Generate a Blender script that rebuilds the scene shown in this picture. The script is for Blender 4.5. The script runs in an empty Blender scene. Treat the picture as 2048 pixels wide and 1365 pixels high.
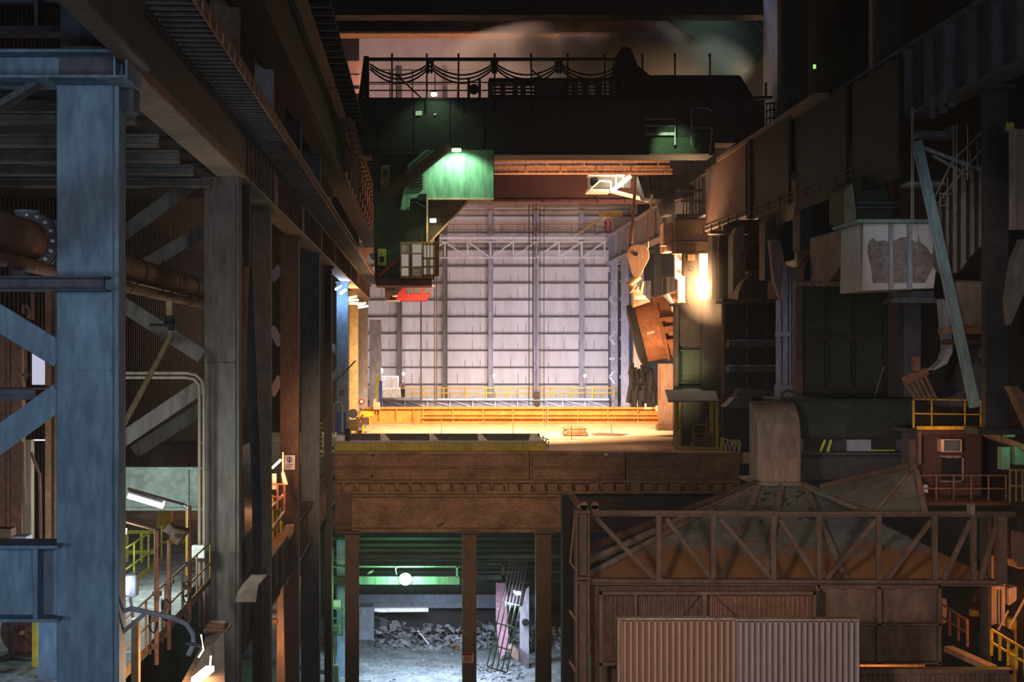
import bpy, bmesh, math, random
from mathutils import Vector as V, Matrix
random.seed(7)
sc = bpy.context.scene
C = sc.collection
F, U0, V0, H = 2844.444, 848.0, 705.0, 22.0
# ---------------------------------------------------------------- camera
cam = bpy.data.objects.new('camera', bpy.data.cameras.new('camera'))
C.objects.link(cam)
cam.location = (0, 0, H); cam.rotation_euler = (math.pi/2, 0, 0)
cam.data.lens = 50; cam.data.sensor_width = 36
cam.data.shift_x = (1024-U0)/2048; cam.data.shift_y = (V0-682.5)/2048
cam.data.clip_start = .5; cam.data.clip_end = 600
sc.camera = cam
# ---------------------------------------------------------------- world, exposure
def lin(c):
    return tuple((x/255/12.92 if x/255 <= .04045 else ((x/255+.055)/1.055)**2.4) for x in c)
w = bpy.data.worlds.new('world'); sc.world = w; w.use_nodes = True
bg = w.node_tree.nodes['Background']
bg.inputs[0].default_value = (.95, .97, 1.0, 1); bg.inputs[1].default_value = .05
wv = w.node_tree.nodes.new('ShaderNodeVolumeScatter'); wv.inputs['Density'].default_value = .00055; wv.inputs['Anisotropy'].default_value = .4
wv.inputs['Color'].default_value = (.85,.85,.88,1); w.node_tree.links.new(wv.outputs[0], w.node_tree.nodes['World Output'].inputs['Volume'])
sc.view_settings.view_transform = 'Standard'; sc.view_settings.look = 'None'
sc.view_settings.gamma = 1; sc.view_settings.use_curve_mapping = False
sc.view_settings.exposure = 0.2
cy = sc.cycles
cy.use_denoising = True; cy.max_bounces = 5; cy.diffuse_bounces = 2; cy.glossy_bounces = 2
cy.transmission_bounces = 2; cy.volume_bounces = 0; cy.use_light_tree = True
cy.sample_clamp_indirect = 4; cy.sample_clamp_direct = 0
cy.caustics_reflective = False; cy.caustics_refractive = False
cy.volume_step_rate = 2; cy.volume_max_steps = 128
# ---------------------------------------------------------------- geometry helpers
def P(u, v, Y): return V(((u-U0)/F*Y, Y, H-(v-V0)/F*Y))
class MB:
    def __init__(s): s.v = []; s.f = []
    def add(s, vs, fs):
        n = len(s.v); s.v += [tuple(x) for x in vs]; s.f += [tuple(i+n for i in f) for f in fs]; return s
    def box(s, x0, x1, y0, y1, z0, z1):
        x0, x1 = min(x0, x1), max(x0, x1); y0, y1 = min(y0, y1), max(y0, y1); z0, z1 = min(z0, z1), max(z0, z1)
        return s.add([(x0,y0,z0),(x1,y0,z0),(x1,y1,z0),(x0,y1,z0),(x0,y0,z1),(x1,y0,z1),(x1,y1,z1),(x0,y1,z1)],
                     [(0,3,2,1),(4,5,6,7),(0,1,5,4),(1,2,6,5),(2,3,7,6),(3,0,4,7)])
    def pb(s, u0, v0, u1, v1, Y, d):
        a, b = P(u0, v0, Y), P(u1, v1, Y)
        return s.box(a.x, b.x, Y, Y+d, b.z, a.z)
    def bar(s, p, q, w, h, up=(0,0,1)):
        p, q = V(p), V(q); d = (q-p).normalized(); r = d.cross(V(up))
        if r.length < 1e-4: r = d.cross(V((0,1,0)))
        r.normalize(); t = r.cross(d); r = r*w/2; t = t*h/2
        vs = [p-r-t, p+r-t, p+r+t, p-r+t, q-r-t, q+r-t, q+r+t, q-r+t]
        return s.add(vs, [(0,1,2,3),(7,6,5,4),(0,4,5,1),(1,5,6,2),(2,6,7,3),(3,7,4,0)])
    def ib(s, p, q, w, h, tf=.04, tw=.03, up=(0,0,1)):
        p, q = V(p), V(q); d = (q-p).normalized(); r = d.cross(V(up)).normalized(); t = r.cross(d)
        s.bar(p+t*(h/2-tf/2), q+t*(h/2-tf/2), w, tf, t); s.bar(p-t*(h/2-tf/2), q-t*(h/2-tf/2), w, tf, t)
        return s.bar(p, q, tw, h-tf, t)
    def tube(s, pts, r, n=8):
        pts = [V(p) for p in pts]; rings = []; up = V((0,0,1))
        for i, p in enumerate(pts):
            d = (pts[min(i+1, len(pts)-1)]-pts[max(i-1, 0)]).normalized()
            a = d.cross(up)
            if a.length < .05: a = d.cross(V((0,1,0)))
            a.normalize(); b = a.cross(d); up = b if abs(d.z) < .9 else up
            rr = r[i] if isinstance(r, (list, tuple)) else r
            rings.append([p+a*rr*math.cos(2*math.pi*k/n)+b*rr*math.sin(2*math.pi*k/n) for k in range(n)])
        fs = []
        for i in range(len(pts)-1):
            for k in range(n):
                fs.append((i*n+k, i*n+(k+1) % n, (i+1)*n+(k+1) % n, (i+1)*n+k))
        fs.append(tuple(range(n))[::-1]); fs.append(tuple((len(pts)-1)*n+k for k in range(n)))
        return s.add([x for g in rings for x in g], fs)
    def lathe(s, o, d, prof, n=24):
        o = V(o); d = V(d).normalized(); a = d.cross(V((0,0,1)))
        if a.length < .05: a = d.cross(V((0,1,0)))
        a.normalize(); b = a.cross(d); m = len(prof)
        vs = [o+d*t+(a*math.cos(2*math.pi*k/n)+b*math.sin(2*math.pi*k/n))*max(r, 1e-4) for t, r in prof for k in range(n)]
        fs = [(i*n+k, i*n+(k+1) % n, (i+1)*n+(k+1) % n, (i+1)*n+k) for i in range(m-1) for k in range(n)]
        fs.append(tuple(range(n))[::-1]); fs.append(tuple((m-1)*n+k for k in range(n)))
        return s.add(vs, fs)
    def prism(s, pts, vec):
        pts = [V(p) for p in pts]; vec = V(vec); n = len(pts)
        return s.add(pts+[p+vec for p in pts], [tuple(range(n)), tuple(range(2*n-1, n-1, -1))]+[(i, i+n, (i+1) % n+n, (i+1) % n) for i in range(n)])
    def pp(s, uv, Y, d): return s.prism([P(u, v, Y) for u, v in uv], (0, d, 0))
    def pt(s, uvy, r, n=8): return s.tube([P(*a) for a in uvy], r, n)
    def corr(s, a, b, z0, z1, pitch, amp, t=.02, n=(0,-1,0)):
        """ribbed sheet from a to b (xy points), ribs standing out along n"""
        a, b, n = V(a), V(b), V(n); L = (b-a).length; d = (b-a)/L; k = max(1, int(L/pitch)); pr = []
        for i in range(k):
            for f, h in ((0, 0), (.35, 0), (.5, 1), (.85, 1)): pr.append(a+d*(i+f)*L/k+n*h*amp)
        pr.append(b); m = len(pr)
        vs = [(p.x, p.y, z0) for p in pr]+[(p.x, p.y, z1) for p in pr]+[((p-n*t).x, (p-n*t).y, z0) for p in pr]+[((p-n*t).x, (p-n*t).y, z1) for p in pr]
        fs = []
        for i in range(m-1):
            fs += [(i, i+1, m+i+1, m+i), (2*m+i, 3*m+i, 3*m+i+1, 2*m+i+1), (m+i, m+i+1, 3*m+i+1, 3*m+i), (i, 2*m+i, 2*m+i+1, i+1)]
        fs += [(0, m, 3*m, 2*m), (m-1, 3*m-1, 4*m-1, 2*m-1)]
        return s.add(vs, fs)
    def build(s, name, mat, root=None, smooth=False, bev=0):
        me = bpy.data.meshes.new(name)
        xs = list(zip(*s.v))
        if root is None: o0 = V(((min(xs[0])+max(xs[0]))/2, (min(xs[1])+max(xs[1]))/2, min(xs[2])))
        else:
            o0 = V((0,0,0)); r = root
            while r is not None: o0 += r.location; r = r.parent
        me.from_pydata([tuple(V(v)-o0) for v in s.v], [], s.f); me.update()
        bm = bmesh.new(); bm.from_mesh(me); bmesh.ops.recalc_face_normals(bm, faces=bm.faces); bm.to_mesh(me); bm.free()
        o = bpy.data.objects.new(name, me); C.objects.link(o); o.data.materials.append(mat)
        if root is None: o.location = o0
        else: o.parent = root
        if smooth:
            for p in me.polygons: p.use_smooth = True
            try: me.set_sharp_from_angle(angle=.7)
            except Exception: pass
        if bev:
            m = o.modifiers.new('b', 'BEVEL'); m.width = bev; m.segments = 1; m.limit_method = 'ANGLE'
        return o
def tag(o, label, cat, group=None):
    o['label'] = label; o['category'] = cat; o['kind'] = 'thing'
    if group: o['group'] = group
    return o
def T(name, label, cat, loc, group=None):
    o = bpy.data.objects.new(name, None); C.objects.link(o); o.location = loc; o.empty_display_size = .3
    return tag(o, label, cat, group)
def S(mb, name, mat, label, cat, group=None, **k): return tag(mb.build(name, mat, **k), label, cat, group)
def ST(mb, name, mat, **k):
    o = mb.build(name, mat, **k)
    if not k.get('root'): o['kind'] = 'structure'
    return o
# ---------------------------------------------------------------- materials
def M(name, col, rough=.75, metal=0., dirt=(40,32,28), amt=.5, scale=.6, streak=1., bump=.15, fine=.25):
    m = bpy.data.materials.new(name); m.use_nodes = True; nt = m.node_tree; N = nt.nodes; L = nt.links
    b = N['Principled BSDF']; tc = N.new('ShaderNodeTexCoord'); mp = N.new('ShaderNodeMapping')
    mp.inputs['Scale'].default_value = (scale, scale, scale/streak); L.new(tc.outputs['Object'], mp.inputs[0])
    n1 = N.new('ShaderNodeTexNoise'); n1.inputs['Scale'].default_value = 1.3; n1.inputs['Detail'].default_value = 7; n1.inputs['Roughness'].default_value = .65
    L.new(mp.outputs[0], n1.inputs['Vector'])
    r = N.new('ShaderNodeValToRGB'); r.color_ramp.elements[0].position = .5-.22*amt-.05; r.color_ramp.elements[1].position = .72
    r.color_ramp.elements[0].color = (*lin(col), 1)
    d = tuple(col[i]*(1-amt)+dirt[i]*amt for i in range(3)); r.color_ramp.elements[1].color = (*lin(d), 1)
    L.new(n1.outputs[0], r.inputs[0])
    n2 = N.new('ShaderNodeTexNoise'); n2.inputs['Scale'].default_value = 9; n2.inputs['Detail'].default_value = 5
    L.new(mp.outputs[0], n2.inputs['Vector'])
    mr = N.new('ShaderNodeMapRange'); mr.inputs['From Min'].default_value = .3; mr.inputs['From Max'].default_value = .7
    mr.inputs['To Min'].default_value = 1-fine; mr.inputs['To Max'].default_value = 1+fine; L.new(n2.outputs[0], mr.inputs['Value'])
    mx = N.new('ShaderNodeVectorMath'); mx.operation = 'SCALE'; L.new(r.outputs[0], mx.inputs[0]); L.new(mr.outputs[0], mx.inputs['Scale'])
    L.new(mx.outputs[0], b.inputs['Base Color'])
    b.inputs['Roughness'].default_value = rough; b.inputs['Metallic'].default_value = metal
    try: b.inputs['Specular IOR Level'].default_value = .25
    except Exception: pass
    if bump:
        bp = N.new('ShaderNodeBump'); bp.inputs['Strength'].default_value = bump; bp.inputs['Distance'].default_value = .05
        L.new(n2.outputs[0], bp.inputs['Height']); L.new(bp.outputs[0], b.inputs['Normal'])
    return m
def EM(name, col, st):
    m = bpy.data.materials.new(name); m.use_nodes = True; nt = m.node_tree; nt.nodes.clear()
    e = nt.nodes.new('ShaderNodeEmission'); o = nt.nodes.new('ShaderNodeOutputMaterial')
    e.inputs[0].default_value = (*lin(col), 1); e.inputs[1].default_value = st; nt.links.new(e.outputs[0], o.inputs[0]); return m
m_blue = M('blue_grey_paint', (112,138,156), amt=.5, dirt=(64,72,84), scale=.9, streak=4)
m_col = M('dusty_steel', (104,98,94), amt=.6, dirt=(60,44,36), scale=.8, streak=5)
m_brown = M('rusty_steel', (108,86,72), amt=.65, dirt=(54,42,36), scale=.7, streak=2)
m_nearblack = M('near_black_steel', (40,38,38), amt=.5, dirt=(26,24,24))  # near black base colour with faint noise
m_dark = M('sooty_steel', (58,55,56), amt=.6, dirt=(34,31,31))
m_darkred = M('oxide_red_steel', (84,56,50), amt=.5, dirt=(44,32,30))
m_slate = M('slate_steel', (82,86,94), amt=.5, dirt=(48,46,48), streak=3)
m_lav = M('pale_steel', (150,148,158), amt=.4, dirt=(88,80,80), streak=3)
m_yellow = M('yellow_paint', (214,168,40), amt=.5, dirt=(120,74,24))
m_yelg = M('yellow_green_paint', (176,170,60), amt=.55, dirt=(100,92,44))
m_orange = M('orange_yellow_paint', (214,142,66), amt=.5, dirt=(140,84,40))
m_green = M('green_paint', (120,150,126), amt=.4, dirt=(66,84,68), streak=5)
m_dgreen = M('dark_green_paint', (54,62,52), amt=.5, dirt=(36,36,32))
m_red = M('red_paint', (146,36,36), amt=.4, dirt=(90,24,20))
m_white = M('white_paint', (205,205,205), amt=.3, dirt=(130,122,110))
m_pipe = M('brown_pipe', (134,96,76), amt=.5, dirt=(72,50,40), scale=.8)
m_black = M('black_rubber', (26,25,26), amt=.2, bump=0)
m_dust = M('dusty_floor', (212,186,156), amt=.6, dirt=(150,110,80), scale=.35, bump=.4)
m_ash = M('ash_floor', (150,156,160), amt=.75, dirt=(70,72,72), scale=.5, bump=1.0, fine=.4)
m_clad = M('wall_cladding', (196,190,188), amt=.35, dirt=(130,116,108), scale=.25, streak=4, bump=.03, fine=.08)
m_dclad = M('dark_cladding', (44,41,42), amt=.5, dirt=(28,26,27), streak=5)
m_glass = M('dusty_glass', (120,124,120), rough=.2, amt=.4, dirt=(60,60,60), bump=0)
m_teal = M('teal_paint', (128,146,148), amt=.5, dirt=(70,82,86), streak=3)
m_duct = M('weathered_duct', (140,124,112), amt=.5, dirt=(88,66,54), scale=.5, streak=3)
m_tan = M('tan_paint', (176,158,116), amt=.4, dirt=(110,92,66))
m_roofblue = M('blue_grey_roof', (92,106,132), amt=.4, dirt=(70,74,84))
m_rail = M('rail_paint', (134,110,78), amt=.5, dirt=(70,46,30))
# ---------------------------------------------------------------- lights
def PL(loc, W, col, r=.3, name='point_light'):
    l = bpy.data.lights.new(name, 'POINT'); l.energy = W; l.color = lin(col); l.shadow_soft_size = r
    o = bpy.data.objects.new(name, l); C.objects.link(o); o.location = loc; return o
def aim(o, t): o.rotation_euler = (V(t)-V(o.location)).to_track_quat('-Z', 'Y').to_euler()
def SP(loc, to, W, col, ang=60, bl=.6, r=.4, name='spot_light'):
    l = bpy.data.lights.new(name, 'SPOT'); l.energy = W; l.color = lin(col); l.spot_size = math.radians(ang); l.spot_blend = bl; l.shadow_soft_size = r
    o = bpy.data.objects.new(name, l); C.objects.link(o); o.location = loc; aim(o, to); return o
SP((12, 36, H+5), (20.5, 54, H+3), 1700, (255,228,210), 26, 1, .5)  # unseen spot added to brighten the ribbed duct
# hall lighting: cool spots added for the far wall, sodium light over the deck, unseen fill added at the camera end
SP(P(1180,640,112), P(1120,740,150), 8000, (232,226,255), 70, 1, 1)
SP(P(1150,770,132), P(1090,740,150), 9500, (214,222,255), 140, 1, 1)
SP(P(860,760,132), P(900,660,150), 1500, (250,236,230), 130, 1, 1)
SP((2, 96, H+11), (5, 112, H-6.4), 88000, (255,214,168), 75, .8, 1)
SP((11, 104, H+11), (9, 120, H-6.4), 88000, (255,210,162), 80, .8, 1)
PL((6, -14, H+3), 10000, (232,236,255), 5)
SP((-3, 46, H-1), (1.0, 90, H-8.6), 25000, (255,205,160), 34, .9, 1)  # unseen warm spot added to brighten the deck girder
SP((-3, 20, H-3), (11, 46, H-9), 15500, (255,226,206), 42, 1, 1)  # unseen spot added to brighten the hoods, truss and ribbed sheets
SP((-16, 3, H-3), (-5.6, 24, H-2), 5600, (165,200,226), 60, .8, 2)
SP((-1, 2, H+2), (-6, 40, H+1), 1400, (255,232,225), 60, 1, 2)
SP((2, 4, H+4), (11.5, 50, H-11), 10000, (255,232,216), 30, 1, 2)
SP((6, 20, H+2), (18.3, 50, H-1), 1500, (215,222,240), 30, 1, 2)
# ================================================================ LEFT: column row and runways
XR = -5.15                                            # right faces of the left row
ordn = ['first','second','third','fourth','fifth','sixth','seventh','eighth','ninth']
cols = [(24.0,.95,.62,m_blue,'blue-grey','the nearest and widest, pale blue'),
 (38.9,.86,.6,m_col,'dusty grey','grey brown, behind the junction box'),
 (47.6,.6,.6,m_brown,'rust brown','rust brown behind the dark cable duct'),
 (58.4,.76,.6,m_brown,'dark brown','dark brown, carrying the white notice'),
 (68.8,.80,.6,m_slate,'slate','slate grey, left of the striped post'),
 (79.2,.40,.6,m_dark,'sooty','thin and sooty black'),
 (96.4,.78,.6,m_blue,'blue','blue, with a small grey box'),
 (111,.7,.6,m_tan,'yellow','ochre under the warm tube lights'),
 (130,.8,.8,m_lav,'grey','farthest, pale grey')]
for i, (Y, wd, dp, mt, c, lb) in enumerate(cols):
    x1 = XR if i else XR-.1
    t = T('steel_column', '%s column of the left crane row, %s' % (ordn[i], lb), 'column', (x1-wd/2, Y+dp/2, 0), 'columns of the left crane row')
    top = H+4.8
    m = MB()
    if i in (0, 1, 4):
        m.box(x1-wd, x1, Y, Y+.05, 0, top); m.box(x1-wd, x1-wd+.05, Y+.05, Y+dp, 0, top); m.box(x1-.05, x1+.09, Y+.05, Y+dp, 0, top); m.box(x1-wd, x1, Y+dp-.05, Y+dp, 0, top)
    else:
        m.box(x1-wd, x1, Y, Y+dp, 0, top)
    m.build('shaft', mt, t, bev=.012)
    MB().box(x1-wd-.06, x1+.1, Y-.06, Y+dp+.06, top-.12, top).build('cap_plate', mt, t, bev=.01)
    MB().box(x1-wd-.25, x1+.2, Y-.2, Y+dp+.2, .0, .12).build('base_plate', mt, t)
    if i < 3: MB().box(x1-wd+.03, x1-.03, Y-.025, Y, H-.33, H-.29).build('splice_plate', mt, t)
# upper shafts that rise past the lower runway to the upper one
for k, (Y, u0, u1, mt, lb) in enumerate([(38.9,412,470,m_brown,'brown upper column shaft rising behind the ribbed walkway edge'),
        (47.6,505,541,m_lav,'pale blue upper column shaft right of the brown one'),
        (58.4,568,598,m_dark,'dark upper column shaft behind the rusty runway strip'),
        (68.8,602,638,m_slate,'short grey upper column shaft beside the yellow number plate')]):
    a, b = P(u0, 0, Y), P(u1, 0, Y)
    t = T('upper_column', lb, 'column', ((a.x+b.x)/2, Y+.9, H+6.2), 'upper column shafts')
    MB().box(a.x, b.x, Y+.6, Y+1.2, H+6.2, H+(11.6 if k == 3 else 20)).build('shaft', mt, t, bev=.01)
    MB().box(a.x-.1, b.x+.1, Y+.5, Y+1.3, H+6.2, H+6.35).build('foot_plate', mt, t)
# lower runway: one girder per bay
gy = [6, 24.3, 39.2, 47.9, 58.7, 69.1, 79.5, 96.7, 111.3, 130.3]
gl = ['first bay, overhead at the camera end','second bay, over the brightly edged underside','third bay from the camera','fourth bay from the camera','fifth bay from the camera','sixth bay from the camera','seventh bay from the camera','eighth bay, lit orange by the furnace','ninth bay, dark blue at the far end']
for i in range(9):
    y0, y1 = gy[i]+.03, gy[i+1]-.03
    t = T('runway_girder', 'box girder of the lower left crane runway, '+gl[i], 'girder', (-5.2, (y0+y1)/2, H+4.8), 'girders of the lower left runway')
    xa = -4.78 if i == 0 else -5.0
    MB().box(-5.0 if i == 0 else -5.5, xa, y0, y1, H+4.88, H+6.02).build('web', m_dark if i < 3 else (m_slate if i == 8 else m_brown), t)
    MB().box(-5.02 if i == 0 else -5.65, -4.66 if i == 0 else -4.9, y0, y1, H+4.8, H+4.88).build('bottom_flange', m_col if i == 0 else m_duct, t, bev=.01)
    if i == 1: MB().box(-4.92, -4.88, y0, y1-.5, H+4.8, H+4.98).build('side_lip', m_pipe, t)  # orange tone of the lip stands in for light from below
    MB().box(-5.65, -4.82, y0, y1, H+6.02, H+6.1).build('top_flange', m_dark, t)
    n = int((y1-y0)/(.9 if i > 1 else 9))
    for k in range(1, n): MB().box(-5.0, -4.93, y0+k*(y1-y0)/n, y0+k*(y1-y0)/n+.03, H+4.9, H+6.0).build('stiffener', m_dark if i < 2 else m_brown, t)
    if 0 < i < 4:
        for k in range(int((y1-y0)/.35)): MB().lathe((-4.86, y0+.2+k*.35, H+6.0), (0,0,1), [(0,.028),(.03,.028)], 6).build('bolt', m_dark, t)
# ribbed service walkway beside the lower runway
t = T('ribbed_walkway', 'dark ribbed service walkway hung beside the lower left runway girder', 'walkway', (-4.3, 70, H+6.1))
MB().box(-4.85, -3.95, 6, 130, H+6.2, H+6.24).build('deck', m_dark, t)
s = MB(); y = 14
for k in range(100): MB().box(-4.85, -3.95, y, y+.12, H+6.02, H+6.2).build('rib', m_slate, t); y += .42
while y < 120: s.box(-4.85, -3.95, y, y+.12, H+6.02, H+6.2); y += .42
s.build('far_ribs', m_slate, t)['kind'] = 'stuff'
MB().box(-3.95, -3.9, 6, 130, H+5.98, H+6.3).build('edge_strip', m_pipe, t)
for k in range(80): MB().box(-3.9, -3.86, 14+k*.84, 14.06+k*.84, H+5.96, H+6.16).build('clip', m_pipe, t)
# upper runway
t = T('upper_runway_girder', 'tall dark crane runway girder high over the left column row', 'girder', (-4.6, 80, H+9.6))
MB().box(-5.1, -4.62, 14, 148, H+9.7, H+12.1).build('web', m_nearblack, t)
MB().box(-5.4, -4.4, 14, 148, H+9.6, H+9.7).build('bottom_flange', m_nearblack, t)
MB().box(-5.4, -4.3, 14, 148, H+12.1, H+12.2).build('top_flange', m_dark, t)
MB().box(-4.35, -3.25, 30, 110, H+12.24, H+12.3).build('walkway', m_nearblack, t)
for k in range(62): MB().box(-4.0, -3.25, 30.2+k*1.2, 30.35+k*1.2, H+12.0, H+12.24).build('walkway_slat', m_nearblack, t)
t = T('conductor_strip', 'rusty conductor strip running under the high left runway', 'strip', (-4.1, 80, H+11.8))
for k, (y0, y1) in enumerate([(26,46),(46.3,63),(63.4,80),(80.3,98),(98.3,112)]):
    MB().box(-4.32, -3.95, y0, y1, H+11.75, H+12.0).build('strip_section', m_pipe, t, bev=.01)
for k in range(34):
    y = 72+k*1.1; MB().box(-4.0+.12*(k % 3), -3.7+.12*(k % 2), y, y+.5, H+11.1+.2*(k % 2), H+11.9).build('conductor_bracket', m_pipe, t)
rr = random.Random(3)
for k in range(9):
    y = 76+k*3.6
    S(MB().box(-4.25, -3.75, y, y+.4, H+9.7, H+11.0).box(-4.05, -3.9, y-.05, y+.45, H+9.2, H+9.7).lathe((-4.0,y-.1,H+10.5),(0,1,0),[(0,.22),(.5,.22)],12), 'cable_hanger', m_pipe,
      ('%s cable hanger bracket along the high left runway, counted from the camera' % ordn[k]), 'bracket', 'cable hanger brackets', bev=.02)
# front cap beam across the first column and its stiffener, braces
t = T('cap_beam', 'blue riveted cap beam resting across the top of the nearest column', 'beam', P(120,155,23.6))
MB().pb(-260,97,250,104,23.3,1.1).pb(-260,149,250,155,23.3,1.1).pb(-260,104,246,149,23.75,.2).build('beam_body', m_blue, t, bev=.012)
MB().pb(226,103,231,150,23.35,.4).build('stiffener', m_blue, t); MB().pb(250,93,255,157,23.3,1.1).build('end_plate', m_blue, t)
MB().pb(118,96,226,156,23.7,.05).build('joint_plate', m_slate, t)
t = T('roof_beam', 'dark blue horizontal roof beam in the top left corner', 'beam', P(60,60,26))
MB().pb(-200,52,118,64,26,.5).pb(-200,-30,118,4,26.2,.2).pb(68,-40,76,52,26,.3).build('beam_body', m_slate, t)
S(MB().pb(120,-80,235,93,24.8,.6), 'column_stub', m_slate, 'dark blue column stub standing on the cap beam above the nearest column', 'column')
s = MB()
for k in range(6): s.pb(170+k*13,-60,176+k*13,92,27+k*.5,.15)
S(s, 'louvre_screen', m_dark, 'dark vertical fins behind the diagonal brace at the top left', 'louvre')
S(MB().bar(P(-30,232,23.9), P(92,157,23.9), .1, .36, (0,-1,0)), 'knee_brace', m_slate, 'dark knee brace under the blue cap beam at the left edge', 'brace')
S(MB().pb(240,152,268,222,24.3,.5), 'bearing_block', m_slate, 'slate bearing block between nearest column and runway girder', 'block', bev=.02)
# big K braces left of the nearest column
for (u0,v0,u1,v1,lb) in [(-60,601,122,712,'blue diagonal brace falling to the nearest column from the upper left'),(-60,922,122,790,'blue diagonal brace rising to the nearest column from the lower left')]:
    t = T('diagonal_brace', lb, 'brace', P(60,(v0+v1)/2,24.2), 'blue K braces')
    MB().bar(P(u0,v0,24.2), P(u1,v1,24.2), .44, .06, (0,1,0)).build('flange', m_blue, t, bev=.01)
    MB().bar(P(u0,v0,24.4), P(u1,v1,24.4), .06, .4, (0,1,0)).build('web', m_dark, t)
t = T('bracket_beam', 'grey channel beam lapped across the nearest column at mid height', 'beam', P(100,580,23.6))
MB().pb(-200,552,212,556,23.55,.42).pb(-200,578,212,582,23.55,.42).pb(-200,556,208,578,23.8,.1).build('channel', m_slate, t, bev=.008)
MB().pb(22,530,47,553,23.9,.3).build('pipe_shoe', m_slate, t)
# second, third... K braces between the rows behind
for (u0,v0,u1,v1,Y,lb) in [(232,600,404,712,39.2,'grey diagonal brace falling to the second column below the brown pipe'),
        (232,888,404,772,39.2,'grey diagonal brace rising to the second column below the curved conduit'),
        (232,478,404,352,41,'dark diagonal brace rising behind the second column under the platform'),
        (262,548,404,462,44,'dim diagonal brace above the brown pipe'),
        (268,905,404,818,44,'dim diagonal brace behind the lit lower one')]:
    t = T('diagonal_brace', lb, 'brace', P((u0+u1)/2,(v0+v1)/2,Y), 'grey K braces')
    MB().bar(P(u0,v0,Y), P(u1,v1,Y), .42, .06, (0,1,0)).build('flange', m_col, t, bev=.01)
    MB().bar(P(u0,v0,Y+.2), P(u1,v1,Y+.2), .06, .36, (0,1,0)).build('web', m_dark, t)
for (u0,v0,u1,v1,Y,lb) in [(542,560,562,534,59,'small pale brace high between the third and fourth columns'),(542,655,562,690,59,'small pale brace between third and fourth columns at mid height'),(542,790,562,755,59,'small pale brace low between the third and fourth columns'),
        (664,690,678,712,97,'teal brace left of the blue column, upper'),(664,760,678,735,97,'teal brace left of the blue column, lower')]:
    S(MB().bar(P(u0,v0,Y), P(u1,v1,Y), .35, .1, (0,1,0)), 'diagonal_brace', m_lav, lb, 'brace', 'far K braces')
# platform framing under the runway
for k, (Y, vt, vb) in enumerate([(28,222,246),(30.4,268,292),(33,300,325),(35,330,350),(38,357,374)]):
    t = T('joist', ['dark ceiling joist nearest behind the first column','second ceiling joist behind the first column','third ceiling joist behind the first column','fourth ceiling joist behind the first column','last ceiling joist, touching the second column'][k], 'joist', P(300,vb,Y), 'platform joists')
    a, b = P(-300,vt,Y), P(470-k*2,vb,Y)
    MB().box(a.x-3, -5.7, Y, Y+.3, b.z, b.z+.05).box(a.x-3, -5.7, Y+.13, Y+.17, b.z+.05, a.z).box(a.x-3, -5.7, Y, Y+.3, a.z-.05, a.z).build('joist_body', m_col, t)
S(MB().box(-14, -5.7, 27.5, 46, H+5.0, H+5.08), 'platform_plate', m_dark, 'dark steel floor plate of the platform over the joists', 'platform')
# left side wall behind everything
ST(MB().corr((-15,16,0), (-15,150,0), 0, H+14, .55, .1, n=(1,0,0)), 'wall_left', m_nearblack)
for k, (u0,u1,v0,v1,Y) in enumerate([(28,55,620,760,30),(0,48,640,1085,33)]): pass
S(MB().pb(-90,640,44,1092,34,.3).pb(14,640,19,1092,33.9,.1), 'partition_wall', m_pipe, 'peach lit partition panel at the left edge behind the blue braces', 'panel')
S(MB().pb(-80,880,62,1092,36,.3), 'partition_wall', m_duct, 'pale peach partition beyond the left edge panel', 'panel')
t = T('steel_post', 'orange lit steel post seen just left of the nearest column', 'post', P(100,900,37))
MB().pb(90,560,112,1090,37,.3).build('shaft', m_pipe, t); MB().pb(108,560,114,1090,36.95,.05).build('edge_strip', m_brown, t)
for (a, lb) in [([(65,583,30),(65,640,30)],'thin orange lit vertical pipe left of the orange post'),([(46,610,30),(46,628,30)],'short upright orange lit pipe stub left of the nearest column'),([(52,610,30),(58,620,30),(59,630,30),(56,637,30)],'curved orange lit hose loop beside the short pipe stub'),([(52,700,30),(52,750,30),(51,762,30)],'thin orange pipe hanging below the upper blue brace'),([(45,885,31),(49,1076,31)],'thin brown pipe standing on the dusty ledge at left'),([(62,905,31),(79,950,31),(82,1085,31)],'thin drooping cable behind the left ledge')]:
    S(MB().pt(a,.035,6), 'thin_pipe', m_pipe, lb, 'pipe', 'thin pipes at the left edge')
S(MB().pt([(44,750,30),(62,750,30)],.03,6).pt([(52,745,29.95),(52,757,29.95)],.05,6), 'pipe_valve', m_pipe, 'small orange tee valve at the foot of the hanging pipe', 'valve')
s = MB()
for k in range(14): s.add(*[[P(48+k*4+random.random()*3,775-random.random()*5,30)+V((random.uniform(-.05,.05),random.uniform(-.1,.1),0)) for _ in range(4)], [(0,1,2),(0,2,3),(0,3,1),(1,3,2)]])
s.pb(44,776,112,780,29.8,.6)
S(s, 'debris_tray', m_pipe, 'orange lit tray of debris between the two blue braces', 'tray')
S(MB().pt([(-60,783,27),(70,781,27)],.06,8).bar(P(-40,800,27.2),P(70,790,27.2),.12,.16), 'cable_ladder', m_slate, 'grey horizontal pipe and ladder rail crossing between the blue braces', 'rail')
ST(MB().pb(64,708,90,770,46,.1), 'window_1', EM('daylight_gap', (200,200,225), .8))
S(MB().pb(64,880,98,882,40,.1), 'tube_lamp', EM('tube_far', (215,225,255), 1.5), 'thin white tube light glimpsed left of the nearest column', 'lamp')
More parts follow.
